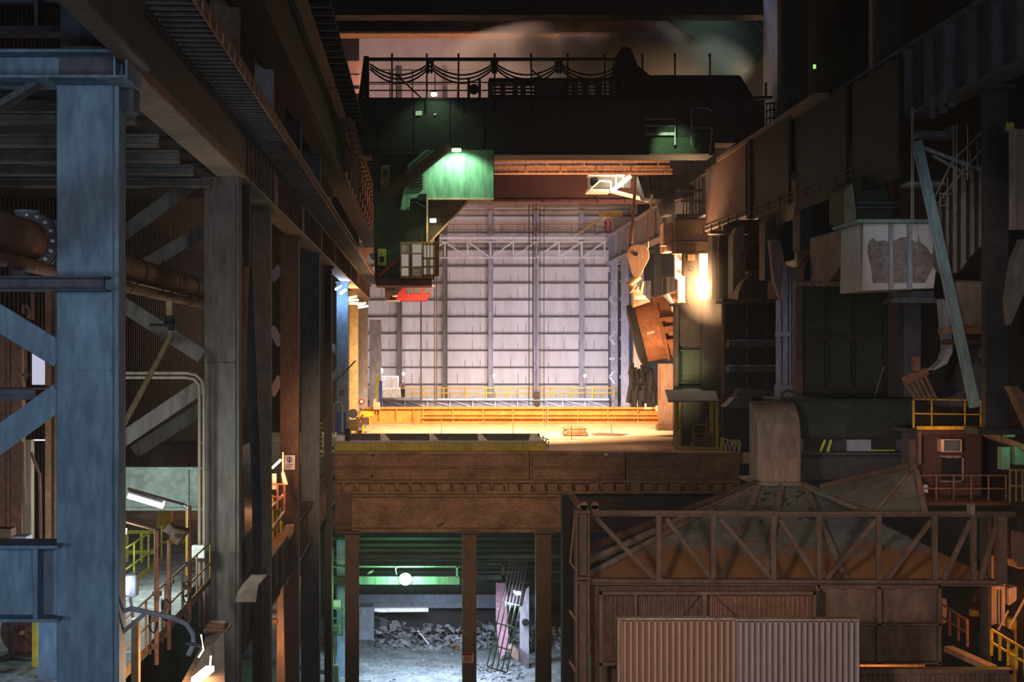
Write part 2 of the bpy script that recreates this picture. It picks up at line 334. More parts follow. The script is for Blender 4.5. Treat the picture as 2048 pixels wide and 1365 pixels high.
# lower left ledge beam
t = T('plate_girder', 'dark blue plate girder with a dusty top at the lower left edge', 'girder', P(60,1245,24))
MB().pb(-200,1092,117,1099,23.7,.9).pb(-200,1239,117,1246,23.7,.9).pb(-200,1099,117,1239,24.1,.1).build('girder_body', m_blue, t, bev=.01)
MB().pb(66,1099,75,1239,23.72,.4).build('stiffener', m_blue, t)
S(MB().pb(20,1074,52,1090,25,.4), 'carton', m_white, 'small pale carton standing on the dusty girder ledge', 'box', bev=.01)
s = MB(); 
for k in range(26):
    u = 4+k*4.4; s.add([P(u-3,1092,24.1),P(u+3,1092,24.1),P(u,1092,24.5),P(u,1089-random.random()*4,24.3)], [(0,1,3),(1,2,3),(2,0,3),(0,2,1)])
o = S(s, 'dust_heap', m_col, 'loose grey dust lying along the lower left girder ledge', 'dust'); o['kind'] = 'stuff'
S(MB().pb(-20,1060,22,1075,24.6,.3).bar(P(-20,1058,24.6),P(26,1060,24.6),.3,.05), 'tool_crate', m_rail, 'small lit crate cut by the left edge above the girder', 'crate')
t = T('ventilator', 'round dark drum ventilator behind the lower left column', 'ventilator', P(42,1310,29))
MB().lathe(P(42,1267,29),(0,1,0),[(0,.1),(.02,.42),(.1,.45),(.5,.45)],28).build('drum', m_darkred, t, smooth=True)
MB().lathe(P(42,1267,28.95),(0,1,0),[(0,.05),(.06,.07)],12).build('hub', m_rail, t)
s = MB()
for k in range(8): s.bar(P(42,1267,28.97), P(42,1267,28.97)+V((.4*math.cos(k*.785),0,.4*math.sin(k*.785))), .012, .012)
s.build('grille', m_dark, t)
S(MB().pb(16,1246,20,1400,28.5,.2).pb(12,1312,70,1316,28.6,.2), 'ventilator_stand', m_dark, 'dark frame holding the drum ventilator', 'frame')
S(MB().pb(64,1246,74,1400,28,.3), 'steel_post', m_yelg, 'yellow green post right of the drum ventilator', 'post')
S(MB().pb(76,1246,117,1400,27,.3), 'steel_sheet', m_blue, 'dark blue panel under the lower left girder', 'panel')
ST(MB().box(-12, -5.7, 20, 36, H-10.6, H-10.5), 'floor_mezzanine', m_dust)
# ---------------------------------------------------------------- pipes behind the first columns
t = T('gas_pipe', 'large brown pipe with a bolted flange passing behind the nearest column', 'pipe', (-7.6, 30, H+1.7))
c = lambda Y: V((-6.94, Y, H+1.95))
MB().tube([c(14),c(24.9)], .37, 28).build('pipe_body', m_pipe, t, smooth=True)
MB().tube([c(25.6),c(45)], .32, 28).build('pipe_body', m_pipe, t, smooth=True)
MB().lathe(c(24.9),(0,1,0),[(0,.36),(0,.52),(.1,.52),(.1,.36)],32).build('flange', m_slate, t)
MB().lathe(c(25.15),(0,1,0),[(0,.36),(0,.52),(.1,.52),(.1,.36),(.5,.34)],32).build('flange', m_slate, t)
s = MB()
for k in range(16):
    a = k*math.pi/8; s.lathe(c(24.82)+V((.45*math.cos(a),0,.45*math.sin(a))),(0,1,0),[(0,.025),(.03,.035),(.12,.035)],8)
s.build('bolt', m_white, t, smooth=True)
s = MB()
for Y in (34, 38.6, 41.8): s.lathe(c(Y),(0,1,0),[(0,.325),(0,.34),(.08,.34),(.08,.325)],28)
s.build('strap', m_black, t)
MB().lathe(c(25.4)+V((-.15,0,.36)),(0,0,1),[(0,.06),(.18,.06),(.18,.22),(.22,.22)],20).build('blind_cap', m_teal, t, smooth=True)
MB().tube([c(26)+V((.1,0,.3)),c(26)+V((.35,0,.42))], .12, 16).lathe(c(26)+V((.35,0,.42)),(1,-.2,.4),[(0,.2),(.06,.2)],18).build('branch', m_lav, t, smooth=True)
t = T('small_pipe', 'slim brown pipe slung beneath the large gas pipe', 'pipe', (-7.35, 30, H+1.3))
MB().tube([(-6.72,14,H+1.5),(-6.72,45,H+1.44)], .12, 16).build('pipe_body', m_pipe, t, smooth=True)
s = MB()
for Y in (32.2, 37.6, 40.5): s.tube([(-6.72+.13*math.cos(a),Y,H+1.46+.13*math.sin(a)) for a in [x*.5 for x in range(-2,11)]], .018, 6)
s.build('clamp', m_dark, t)
MB().pt([(325,520,36),(325,588,36)],.02,6).build('hanger_rod', m_dark, t)
t = T('drain_valve', 'dark valve with a yellow fitting hanging below the slim pipe', 'valve', P(340,640,36.5))
MB().pt([(339,604,36.5),(339,640,36.5)],.09,12).build('neck', m_tan, t, smooth=True)
MB().pt([(339,632,36.5),(339,650,36.5)],.14,12).pt([(300,652,36.5),(349,652,36.5)],.06,10).pt([(330,652,36.4),(349,652,36.4)],.12,12).build('valve_body', m_dark, t, smooth=True)
S(MB().pt([(340,664,36.4),(340,676,36.3),(237,868,33),(200,940,32)],.07,10), 'drain_pipe', m_tan, 'thin yellow pipe slanting down from the drain valve', 'pipe', smooth=True)
for off, lb in ((0,'outer curved conduit bending down beside the second column'),(9,'inner curved conduit bending down beside the second column')):
    S(MB().pt([(237,746+off,38.3),(372,746+off,38.3),(392-off*.3,750+off,38.3),(404-off*.6,762+off,38.3),(408-off,780+off,38.3),(408-off,1256,38.3)],.045,8), 'conduit', m_duct, lb, 'conduit', 'curved conduits', smooth=True)
S(MB().pb(383,1092,409,1118,38,.25), 'junction_box', m_white, 'small grey junction box on the conduits beside the second column', 'box', bev=.02)
for k,(u,v,lb) in enumerate([(760,'','')][:0]): pass
t = T('cable_tray', 'leaning orange lit steel tray right of the second column', 'tray', P(470,1200,41))
MB().pp([(482,533),(497,533),(482,960),(470,1180),(462,1180),(468,960)],41,.15).build('tray_side', m_pipe, t)
MB().pp([(480,372),(500,372),(498,536),(487,536)],41.2,.15).build('upper_side', m_dark, t)
S(MB().pp([(487,533),(505,533),(523,1000),(525,1365),(506,1365),(504,1000)],42.5,.2), 'cable_duct', m_dark, 'tall dark cable duct between the second and third columns', 'duct')
for k, lb in enumerate(('first','second','third')):
    S(MB().pt([(487-k*3,1080+k*6,40),(492-k*3,1110+k*6,40),(484-k*3,1128+k*6,40),(468,1134+k*6,40)],.03,6), 'cable_loop', m_black, lb+' black cable loop hanging right of the second column from the top', 'cable', 'black cable loops')
S(MB().pt([(485,940,40.5),(487,1100,40.5)],.04,6), 'thin_pipe', m_pipe, 'thin copper pipe beside the leaning tray', 'pipe')
# longitudinal ledge girder at walkway level, one per bay
ly = [(39.6,47.5),(48.3,58.3),(59.1,68.7),(69.5,86)]
for i in range(4):
    y0, y1 = ly[i]
    t = T('ledge_girder', ['ledge girder bay with the bent plate on top','ledge girder bay under the white notice','ledge girder bay with a pale flat top','ledge girder bay meeting the deck girder'][i], 'girder', (-5.5, (y0+y1)/2, H-9), 'ledge girders along the left row')
    MB().box(-5.6, -5.5, y0, y1, H-8.9, H-7.28).build('web', m_dark, t)
    for k in range(int((y1-y0)/2.4)): MB().box(-5.5, -5.38, y0+1+k*2.4, y0+1.06+k*2.4, H-8.9, H-7.28).build('stiffener', m_brown, t)
    MB().box(-5.8, -5.35, y0, y1, H-7.28, H-7.2).build('top_flange', m_brown, t); MB().box(-5.8, -5.35, y0, y1, H-9, H-8.92).build('bottom_flange', m_brown, t)
S(MB().prism([P(470,1205,37),P(474,1188,37),P(486,1168,37.5),P(503,1150,38),P(534,1150,38),P(516,1172,37.5),P(512,1205,37)], (0,.05,-.02)), 'bent_plate', m_duct, 'bent pale sheet plate lying on the ledge girder', 'plate')
# walkway floor and lamps between columns
ST(MB().box(-12, -6.1, 36, 110, H-6.3, H-6.2), 'floor_walkway', m_ash)
ST(MB().box(-12, -5.75, 24.6, 36, H-6.3, H-6.2), 'floor_landing', m_ash)
def railing(name, label, pts, h, n, mat, rails=(1., .5), r=.025, pr=.025, group=None, kick=False):
    pts = [V(p) for p in pts]; t = T(name, label, 'railing', pts[0], group)
    seg = [(pts[i+1]-pts[i]).length for i in range(len(pts)-1)]; L = sum(seg)
    def at(d):
        for i, s_ in enumerate(seg):
            if d <= s_+1e-6: return pts[i].lerp(pts[i+1], d/s_)
            d -= s_
        return pts[-1]
    for k in range(n):
        p = at(L*k/(n-1)); MB().tube([p, p+V((0,0,h))], pr, 6).build('post', mat, t)
    for f in rails: MB().tube([p+V((0,0,h*f)) for p in pts], r, 6).build('rail', mat, t)
    if kick:
        m = MB()
        for i in range(len(pts)-1): m.bar(pts[i]+V((0,0,.08)), pts[i+1]+V((0,0,.08)), .02, .16)
        m.build('kick_plate', mat, t)
    return t
railing('walkway_railing', 'rusty railing along the lit walkway right of the nearest column', [(-5.7,24.8,H-6.2),(-5.72,38,H-6.2)], 1.1, 7, m_rail, kick=True)
railing('walkway_railing', 'yellow railing on the far side of the lit walkway', [(-7.75,34,H-6.2),(-7.75,42,H-6.2)], 1.1, 5, m_yelg, kick=True)
railing('gate_railing', 'bright yellow cross railing at the back of the lit walkway', [P(225,1146,42),P(312,1146,42)], 1.2, 4, m_yelg, rails=(1.,.5,0), r=.06, pr=.05)
S(MB().pb(313,1022,342,1110,50,.4), 'steel_column', m_yellow, 'short yellow column at the back of the lit walkway', 'column')
S(MB().pb(371,1022,377,1220,39.5,.1), 'steel_post', m_yellow, 'slim yellow post behind the rightmost lamp pole', 'post')
S(MB().pb(225,1100,300,1112,44,.4).pb(225,1060,246,1120,44.5,.3), 'green_machine', m_green, 'greenish machine frame seen through the yellow cross railing', 'machine')
S(MB().pp([(300,1100),(370,1060),(370,1085),(300,1135)],46,.2), 'kick_plate', m_yellow, 'yellow kick board receding along the walkway', 'board')
S(MB().pb(232,938,402,1019,42,.3).pb(232,1016,404,1022,41.8,.6).pb(232,935,404,940,41.8,.6).pb(372,940,377,1016,41.8,.2), 'deep_beam', M('pale_green_paint',(188,202,190),amt=.35,dirt=(120,132,122)), 'pale green deep beam above the fluorescent lamp', 'beam')
S(MB().pb(300,890,400,936,54,.3).pb(297,884,402,890,53.8,.5), 'tan_sheet', m_duct, 'dim tan panel above the pale green beam', 'panel')
m_tube = EM('white_tube', (240,255,245), 14)
t = T('fluorescent_lamp', 'bright fluorescent lamp on an arm beside the second column', 'lamp', P(290,1010,35))
MB().bar(P(257,990,35), P(327,1011,35), .16, .16).build('tube_cover', m_tube, t)
MB().bar(P(257,984,35), P(327,1005,35), .2, .05).build('housing', m_white, t)
MB().pt([(256,978,35),(368,1010,34.6),(378,1016,34.4)],.035,8).build('arm', m_brown, t)
l = PL(P(285,1030,35.4), 480, (238,255,245), .3); l.parent = t; l.location -= t.location
t = T('fluorescent_lamp', 'partly hidden white lamp under a rusty arm at the nearest column edge', 'lamp', P(242,1065,30))
MB().bar(P(225,1060,30), P(252,1064,30), .14, .12).build('tube_cover', m_tube, t)
MB().pt([(225,1036,30),(313,1060,30)],.035,8).build('arm', m_pipe, t)
l = PL(P(246,1078,30), 70, (225,255,235), .2); l.parent = t; l.location -= t.location
def clamp_pole(u, Y, v0, v1, vc, lb, mat=m_pipe):
    t = T('lamp_pole', lb, 'pole', P(u,v1,Y), 'lamp poles clamped to the walkway railing')
    MB().pt([(u,v0,Y),(u,v1,Y)],.05,8).build('pole', mat, t, smooth=True)
    MB().pb(u-9,vc-6,u+9,vc+4,Y-.06,.12).pb(u-3,vc-3,u+3,vc+14,Y-.09,.15).build('clamp', m_brown, t, bev=.01)
    MB().pb(u-16,vc+34,u-11,vc+120,Y-.05,.05).pb(u-16,vc+40,u+2,vc+50,Y-.05,.05).pb(u-16,vc+100,u+2,vc+110,Y-.05,.05).build('bracket', m_brown, t)
    MB().tube([P(u-6+8*math.cos(a),vc+55+22*math.sin(a),Y-.08) for a in [k*.7 for k in range(9)]], .02, 6).build('cable_coil', m_black, t)
clamp_pole(313,29.6,1062,1330,1190,'tall rusty lamp pole nearest the camera on the walkway railing')
clamp_pole(338,31.3,1083,1300,1166,'rusty pole carrying the twin floodlights')
clamp_pole(379,34.0,1012,1245,1130,'rusty pole carrying the fluorescent lamp arm')
t = T('floodlight', 'pair of brown floodlight housings aimed left on the middle pole', 'floodlight', P(345,1090,31.2))
MB().pp([(328,1058),(340,1047),(350,1060),(340,1072),(322,1062)],31,.3).build('small_housing', m_brown, t, bev=.02)
MB().pp([(344,1056),(376,1063),(355,1094),(338,1078)],30.8,.45).build('large_housing', m_brown, t, bev=.03)
MB().pb(350,1070,358,1078,30.7,.1).build('latch', m_dark, t)
t = T('work_light', 'blazing white work light at the right edge of the nearest column', 'lamp', P(262,1205,27))
MB().pb(250,1150,272,1196,27,.3).build('housing', m_slate, t, bev=.02)
MB().pp([(236,1188),(244,1158),(262,1155),(256,1190)],26.8,.08).build('lens', EM('work_lens', (225,238,255), 25), t)  # lens drawn larger to take in its glow
MB().pt([(261,1196,27.1),(266,1236,27.1)],.03,6).build('stem', m_dark, t)
l = PL(P(242,1178,26.0), 120, (190,215,255), .15); l.parent = t; l.location -= t.location
S(MB().pb(262,1240,277,1400,26,.2), 'steel_post', m_rail, 'olive post below the blazing work light', 'post', bev=.01)
S(MB().pb(237,1260,247,1400,25.2,.2), 'steel_post', m_rail, 'olive post hugging the nearest column near the bottom', 'post', bev=.01)
t = T('hoop_rail', 'bent grey tube hoop in front of the walkway at the bottom left', 'rail', P(300,1260,24.5))
MB().pt([(228,1248,24.4),(240,1226,24.4),(262,1218,24.4),(345,1236,24.6),(372,1248,24.7),(386,1268,24.8),(388,1288,24.8),(377,1312,24.8)],.045,10).build('hoop', m_lav, t, smooth=True)
MB().pt([(228,1280,24.4),(290,1228,24.5)],.04,10).build('side_brace', m_lav, t, smooth=True)
MB().pt([(372,1288,24.7),(402,1291,24.7)],.03,8).build('cross_pin', m_slate, t)
t = T('lamp_bracket', 'rusty sloping bracket plate carrying the orange lamp at the bottom', 'bracket', P(430,1365,30))
MB().prism([P(448,1262,33),P(412,1276,31.5),P(345,1400,26),P(450,1400,26)], (0,0,-.06)).build('plate', m_brown, t)
MB().pb(412,1252,448,1264,33,.6).pb(405,1262,455,1268,32.8,.8).build('foot', m_pipe, t, bev=.02)
t = T('orange_lamp', 'glowing orange tube lamp at the bottom edge beside the second column', 'lamp', P(405,1362,27))
MB().bar(P(391,1362,27), P(420,1338,28), .16, .1).build('tube', EM('orange_tube', (255,200,140), 26), t)
MB().pt([(402,1270,27.6),(407,1300,27.6),(397,1316,27.6)],.02,6).pt([(422,1312,27.6),(420,1335,27.6)],.02,6).build('wire', m_white, t)
l = PL(P(404,1335,26.6), 260, (255,205,160), .2); l.parent = t; l.location -= t.location
# notices and lamp at the fourth column
t = T('safety_notice', 'white notice with a blue round symbol on the fourth column', 'sign', P(579,940,58))
MB().pb(569,911,590,940,58.0,.05).build('board', m_white, t)
MB().lathe(P(579,920,57.98),(0,1,0),[(0,.115),(.01,.115)],24).build('blue_ring', M('sign_blue',(40,60,150),bump=0,amt=.1), t)
MB().lathe(P(579,920,57.96),(0,1,0),[(0,.075),(.01,.075)],24).build('white_centre', m_white, t)
MB().pb(577.4,917,580.6,923.5,57.94,.01).build('symbol_bar', M('sign_blue_dark',(30,45,120),bump=0,amt=.1), t)
s = MB()
for k in range(4): s.pb(572,929+k*2.4,587-k*2,930+k*2.4,57.98,.01)
s.build('text_lines', m_slate, t)
t = T('tube_lamp', 'slanting orange tube lamp between third and fourth columns', 'lamp', P(553,930,56))
MB().bar(P(544,937,56), P(562,920,56), .1, .09).build('tube', EM('orange_tube_small', (255,205,160), 14), t)
MB().pt([(566,905,56),(566,948,56)],.03,6).build('stem', m_white, t)
l = PL(P(556,940,55), 300, (255,170,110), .2); l.parent = t; l.location -= t.location
S(MB().pb(541,948,553,980,56.5,.1), 'wall_box', m_white, 'white flat box under the slanting orange tube lamp', 'box')
S(MB().pp([(562,946),(569,944),(576,970),(566,972)],56.3,.3), 'floodlight', m_white, 'pale tilted floodlight housing below the white notice', 'floodlight', bev=.02)
railing('stair_railing', 'orange lit railing between the third and fourth columns', [P(541,1020,56),P(569,1020,56)], 1.0, 3, m_pipe, r=.04, pr=.05)
s = T('stair_railing', 'slanting yellow stair railing between third and fourth columns', 'railing', P(555,1070,56.5))
for k in range(3): MB().pt([(545+k*8,990+k*14,56.6),(546+k*8,1092-k*8,56.6)],.05,6).build('post', m_yelg, s)
MB().pt([(541,1016,56.5),(569,988,56.5)],.05,6).build('rail', m_white, s); MB().pt([(541,1060,56.5),(569,1022,56.5)],.05,6).build('rail', m_white, s)
S(MB().pb(541,1046,566,1060,57,.3), 'toe_board', m_yellow, 'yellow toe board behind the slanting stair railing', 'board')
S(MB().pp([(541,1140),(541,1110),(570,1052),(587,1052),(587,1066)],56,.5), 'stair_landing', m_duct, 'orange lit landing edge below the white notice', 'landing')
S(MB().pp([(555,1190),(566,1172),(570,1365),(553,1365)],53,.3), 'steel_post', m_duct, 'brightly lit peach post near the bottom between columns', 'post')
S(MB().pb(541,1240,556,1247,53,.2), 'cross_rail', m_pipe, 'short orange rail joined to the peach post', 'rail')
PL(P(548,1290,51.5), 160, (255,170,110), .3)
# number plates
yel = M('plate_yellow',(215,160,30),amt=.2,bump=0)
def seg_text(root, txt, p, s, mat):
    cu = bpy.data.curves.new('numeral', 'FONT'); cu.body = txt; cu.size = s; cu.extrude = .01
    oc = bpy.data.objects.new('numeral_curve', cu); C.objects.link(oc); me = bpy.data.meshes.new_from_object(oc.evaluated_get(bpy.context.evaluated_depsgraph_get())); bpy.data.objects.remove(oc)
    me.materials.clear(); o = bpy.data.objects.new('numeral', me); C.objects.link(o); me.materials.append(mat)
    o.rotation_euler = (math.pi/2, 0, 0); o.parent = root; o.location = V(p)-root.location; return o
t = T('number_plate', 'yellow number plate with a black 2 beside the short grey shaft', 'sign', P(588,315,67))
MB().pb(577,282,596,315,67,.04).build('board', yel, t); seg_text(t, '2', P(586,303,66.95), .5, m_black)
for (u,v,lb) in [(632,368,'upper small yellow plate along the ribbed walkway'),(659,408,'lower small yellow plate along the ribbed walkway')]:
    S(MB().pb(u-5,v-14,u+4,v+6,74,.04), 'number_plate', yel, lb, 'sign', 'small yellow plates')

SP(P(560,1010,34), (-5.1,35,H+4.8), 240, (255,190,150), 28, 1, .3)  # unseen warm spot added to light the girder lip
# ================================================================ CENTRE: far wall, deck, cranes
wb = ST(MB().box(-18, 22.5, 150, 150.3, 0, H+36), 'wall_back', m_clad)
girt = M('girt_steel', (92,84,88), amt=.3)
s = MB()
for k in range(-9, 13): z = P(0, 533+33.7*k, 150).z; s.box(-18, 24, 149.72, 149.98, z-.08, z+.08)
s.build('girt', girt, wb)
s = MB(); r_ = random.Random(5)
for k in range(-3, 8):
    z1 = P(0, 533+33.7*k, 150).z
    for j in range(34):
        x = -7+j*.8+.1; h = r_.choice([0,0,0,.4,.7,1.0])
        if h: s.box(x, x+.035, 149.95, 149.99, z1-1.68, z1-1.68+h)
o = s.build('panel_seam', girt, wb); o['kind'] = 'stuff'
for k in range(6):
    u = 708+k*91.1; a = P(u, 0, 149.3)
    t = T('wall_column', ['hidden leftmost','leftmost visible','second','third','fourth','fifth'][k]+' slim wall column on the pale far wall, counted from the left', 'column', (a.x, 149.3, H-6), 'slim columns on the far wall')
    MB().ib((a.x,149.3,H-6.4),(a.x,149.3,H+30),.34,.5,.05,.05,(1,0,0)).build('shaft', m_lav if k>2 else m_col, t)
ST(MB().box(-18, 22.5, 20, 150, H+36, H+36.3), 'ceiling', m_dark)
ST(MB().box(22.5, 22.8, 40, 150, 0, H+36), 'wall_right', m_nearblack)
ST(MB().box(-18, -6.4, 140, 140.3, 0, H+36), 'wall_shade_screen', m_nearblack)  # dark screen added to keep the view between the left columns dark
S(MB().pb(1217,545,1264,803,149,.3), 'dark_sheet', m_slate, 'dark sheet added for the shaded gaps behind the cross bracing of the far right columns', 'sheet')  # added sheet, darkens the gaps behind the bracing
ST(MB().box(-18, 22.5, 20, 150, -.3, 0), 'floor_lower', m_ash)
ST(MB().box(-5.0, 22.5, 92, 150, H-7.2, H-6.4), 'floor_deck', m_dust)
# far truss and pipes
t = T('wall_truss', 'pale lattice truss spanning the far wall above mid height', 'truss', P(980,517,148))
MB().bar(P(700,477,148),P(1212,477,148),.3,.25).bar(P(700,484,148),P(1212,484,148),.3,.12).build('top_chord', m_white, t)
MB().bar(P(700,516,148),P(1212,516,148),.25,.14).build('bottom_chord', m_white, t)
for k in range(11):
    u = 753+k*45.6
    MB().bar(P(u,484,148),P(u,516,148),.14,.14).build('truss_post', m_white, t)
    a, b = (484,516) if (k in (0,1,3,4) ) else (516,484)
    if k < 10: MB().bar(P(u,a,148),P(u+45.6,b,148),.13,.13,(0,1,0)).build('truss_diagonal', m_white, t)
railing('gallery_railing', 'dim tan railing high on the far wall above the truss', [P(860,470,147),P(1190,470,147)], 1.1, 8, m_rail, r=.04, pr=.04)
S(MB().bar(P(860,472,146),P(1212,472,146),.9,.08), 'gallery_deck', m_lav, 'narrow gallery deck carried on the far truss', 'deck')
S(MB().bar(P(1158,467,140),P(1212,428,140),.12,.5,(0,1,0)).bar(P(1198,428,140),P(1245,428,140),.12,.5,(0,0,1)), 'stair_stringer', m_yellow, 'yellow stair stringer climbing at the top right of the far wall', 'stair')
for v,lb in ((405,'highest purple pipe crossing below the maroon girder'),(413,'middle purple pipe crossing below the maroon girder'),(422,'lowest purple pipe crossing above the far wall')):
    S(MB().tube([P(930 if v<420 else 878,v,136),P(1260,v,136)],.17,10), 'cross_pipe', m_lav, lb, 'pipe', 'purple cross pipes', smooth=True)
# platform in front of the wall
t = T('platform', 'grey truss platform along the foot of the far wall', 'platform', P(1000,812,146))
MB().bar(P(765,799,146),P(1216,799,146),1.5,.2).build('deck', m_white, t)
s = MB(); s.bar(P(765,815,146),P(1216,815,146),.2,.15)
for k in range(10): u = 765+k*45; s.bar(P(u,800,146),P(u+45,815,146) if k%2 else P(u+45,812,146),.1,.1,(0,1,0)); s.bar(P(u,800,146),P(u,815,146),.12,.1,(0,1,0))
s.build('lattice', m_white, t); MB().box(-4.2, 19, 146.2, 149, H-7, H-4.95).build('back_skirt', m_lav, t)
railing('platform_railing', 'long pale yellow railing on the platform at the far wall', [P(845,797,145.6),P(1228,797,145.6)], 1.05, 10, m_yellow, r=.07, pr=.07)
railing('platform_railing', 'short pale yellow railing beside the person on the far platform', [P(806,797,144),P(842,797,144)], 1.05, 3, m_yellow, r=.06, pr=.06)
S(MB().pb(762,753,797,778,144,2).pb(773,752,774,778,143.9,.1).pb(785,752,786,778,143.9,.1), 'storage_box', m_white, 'upper pale box left of the person on the far platform', 'box', bev=.05)
S(MB().pp([(760,780),(770,776),(785,777),(800,776),(803,797),(760,797)],143,2), 'tarpaulin_load', m_white, 'white tarpaulin covered load below the pale box', 'load', bev=.1)
for k,(u,v,W,r_,lb) in enumerate([(762,742,500,.26,'left glaring wall lamp beside the orange column'),(807,748,300,.17,'small wall lamp above the standing person'),(988,752,400,.17,'wall lamp low at the middle of the far wall'),(1170,752,400,.17,'wall lamp low at the right of the far wall')]):
    t = T('wall_lamp', lb, 'lamp', P(u,v,145), 'lamps at the foot of the far wall')
    MB().lathe(P(u,v,145)+V((0,0,-r_)),(0,0,1),[(0,.05),(r_*.4,r_*.7),(r_,r_*.85),(r_*1.6,r_*.7),(r_*2,.05)],14).build('globe', EM('lamp_globe%d' % k,(255,250,225),9), t, smooth=True)
    MB().pt([(u,v+6,145),(u,797,145)],.04,6).build('stem', m_col, t)
    l = PL(P(u,v,144.2), W, (240,235,250), .4); l.parent = t; l.location -= t.location
# person on platform
def person(loc, s_=1.):
    t = T('person', 'person in dark trousers and pale top standing on the far platform behind the railing', 'person', loc)
    me = bpy.data.meshes.new('body'); o = bpy.data.objects.new('body', me); C.objects.link(o); o.parent = t
    vs = [(0,0,.95),(0,0,1.2),(0,0,1.42),(0,0,1.52),(0,-.01,1.66),(-.1,0,.9),(-.11,-.02,.5),(-.11,.02,.06),(-.11,-.12,.03),(.1,0,.9),(.11,-.02,.5),(.11,.02,.06),(.11,-.12,.03),(-.2,0,1.42),(-.27,.0,1.15),(-.1,-.16,1.08),(.2,0,1.42),(.27,0,1.15),(.1,-.16,1.12)]
    es = [(0,1),(1,2),(2,3),(3,4),(0,5),(5,6),(6,7),(7,8),(0,9),(9,10),(10,11),(11,12),(2,13),(13,14),(14,15),(2,16),(16,17),(17,18)]
    me.from_pydata([V(v)*s_ for v in vs], es, []); 
    sk = o.modifiers.new('sk','SKIN'); rr = [.15,.14,.15,.06,.095,.09,.065,.045,.045,.09,.065,.045,.045,.06,.045,.035,.06,.045,.035]
    for i, v in enumerate(me.skin_vertices[0].data): v.radius = (rr[i]*s_, rr[i]*s_)
    me.skin_vertices[0].data[0].use_root = True
    o.modifiers.new('ss','SUBSURF').levels = 1; me.materials.append(M('skin',(190,150,130),bump=0))
    MB().lathe((loc[0],loc[1],loc[2]+1.05),(0,0,1),[(0,.17),(.2,.18),(.38,.2),(.44,.1)],12).build('shirt', m_col, t, smooth=True)
    MB().lathe((loc[0]-.1,loc[1],loc[2]+.1),(0,0,1),[(0,.08),(.85,.12)],10).lathe((loc[0]+.1,loc[1],loc[2]+.1),(0,0,1),[(0,.08),(.85,.12)],10).build('trousers', m_black, t)
    MB().lathe((loc[0],loc[1],loc[2]+1.68),(0,0,1),[(0,.13),(.06,.12),(.12,.05)],14).build('helmet', m_white, t, smooth=True)
person(P(806,797,143.2)+V((0,0,-.0)))
S(MB().box(P(790,0,143).x,P(846,0,143).x,142.8,145,P(0,797,143.2).z-.1,P(0,797,143.2).z), 'platform_deck', m_lav, 'small deck the person stands on beside the covered load', 'deck')
# long hoist ropes in front of the wall
for k,(u,v0,v1,Y,r_,lb) in enumerate([(842,600,810,120,.06,'single thick rope below the red cab'),(869,545,812,118,.045,'left rope of the pair right of the crane cabs'),(873,545,812,118,.045,'right rope of the pair right of the crane cabs'),
      (1058,400,812,130,.04,'leftmost long rope in front of the far wall'),(1066,400,812,130,.035,'second long rope in front of the far wall'),(1072,400,812,130,.035,'third long rope in front of the far wall'),(1080,400,812,130,.03,'fourth long rope in front of the far wall'),(1088,400,812,130,.03,'rightmost long rope in front of the far wall')]):
    S(MB().pt([(u,v0,Y),(u,v1,Y)],r_,6), 'hoist_rope', m_dark, lb, 'rope', 'long hoist ropes')
t = T('hook_block', 'small dark hook block hanging low in front of the far platform', 'hook block', P(1074,812,130))
MB().lathe(P(1074,808,130),(0,1,0),[(-.2,.3),(.2,.3)],14).pb(1068,784,1079,800,129.9,.3).build('block', m_dark, t)
# yellow barrier
for k,(u0,u1,lb) in enumerate([(722,842,'leftmost yellow barrier girder with framed panels'),(843,1092,'middle yellow barrier girder on the deck'),(1093,1330,'right yellow barrier girder ending at the peach column')]):
    t = T('barrier_girder', lb, 'girder', P((u0+u1)/2,847,128), 'yellow barrier girders across the deck')
    MB().pb(u0,815,u1,819,127.8,.9).pb(u0,844,u1,847.3,127.8,.9).pb(u0,819,u1,844,128.1,.2).build('girder_body', m_orange, t, bev=.02)
    if k: MB().pb(u0,828,u1,831,127.9,.3).pb(u0,835,u1,838,127.7,.5).build('mid_flange', m_orange, t)
    for u in range(u0+2, u1, 34 if k == 0 else 60): MB().pb(u,819,u+2,844,127.85,.3).build('stiffener', m_orange, t)
for k,(u,v) in enumerate([(883,868),(1026,873),(1091,855),(1143,880),(1223,868),(969,850)]):
    Y = 6.4*F/(v-V0)
    S(MB().pt([(u,v,Y),(u,v-28,Y)],.035,6), 'barrier_post', m_rail, ['thin deck post left of centre','thin deck post right of centre','thin far deck post by the yellow girder seam','thin deck post beside the scrap block','thin deck post nearest the shelter','small far deck post'][k], 'post', 'thin deck posts')
Y = 6.4*F/(873-V0)
S(MB().pb(1130,856,1173,862,Y,2).pp([(1128,868),(1134,861),(1172,861),(1178,873),(1130,873)],Y-.3,2), 'scrap_block', m_rail, 'dark yellow scrap block lying on the sandy deck', 'block', bev=.08)
o = S(MB().add([P(u,v,6.4*F/(v-V0))+V((0,0,.02)) for u,v in [(1180,868),(1200,866),(1260,869),(1240,873),(1190,872)]], [(0,1,2,3,4)]), 'rubble', m_brown, 'dark rubble streak right of the scrap block', 'rubble'); o['kind']='stuff'
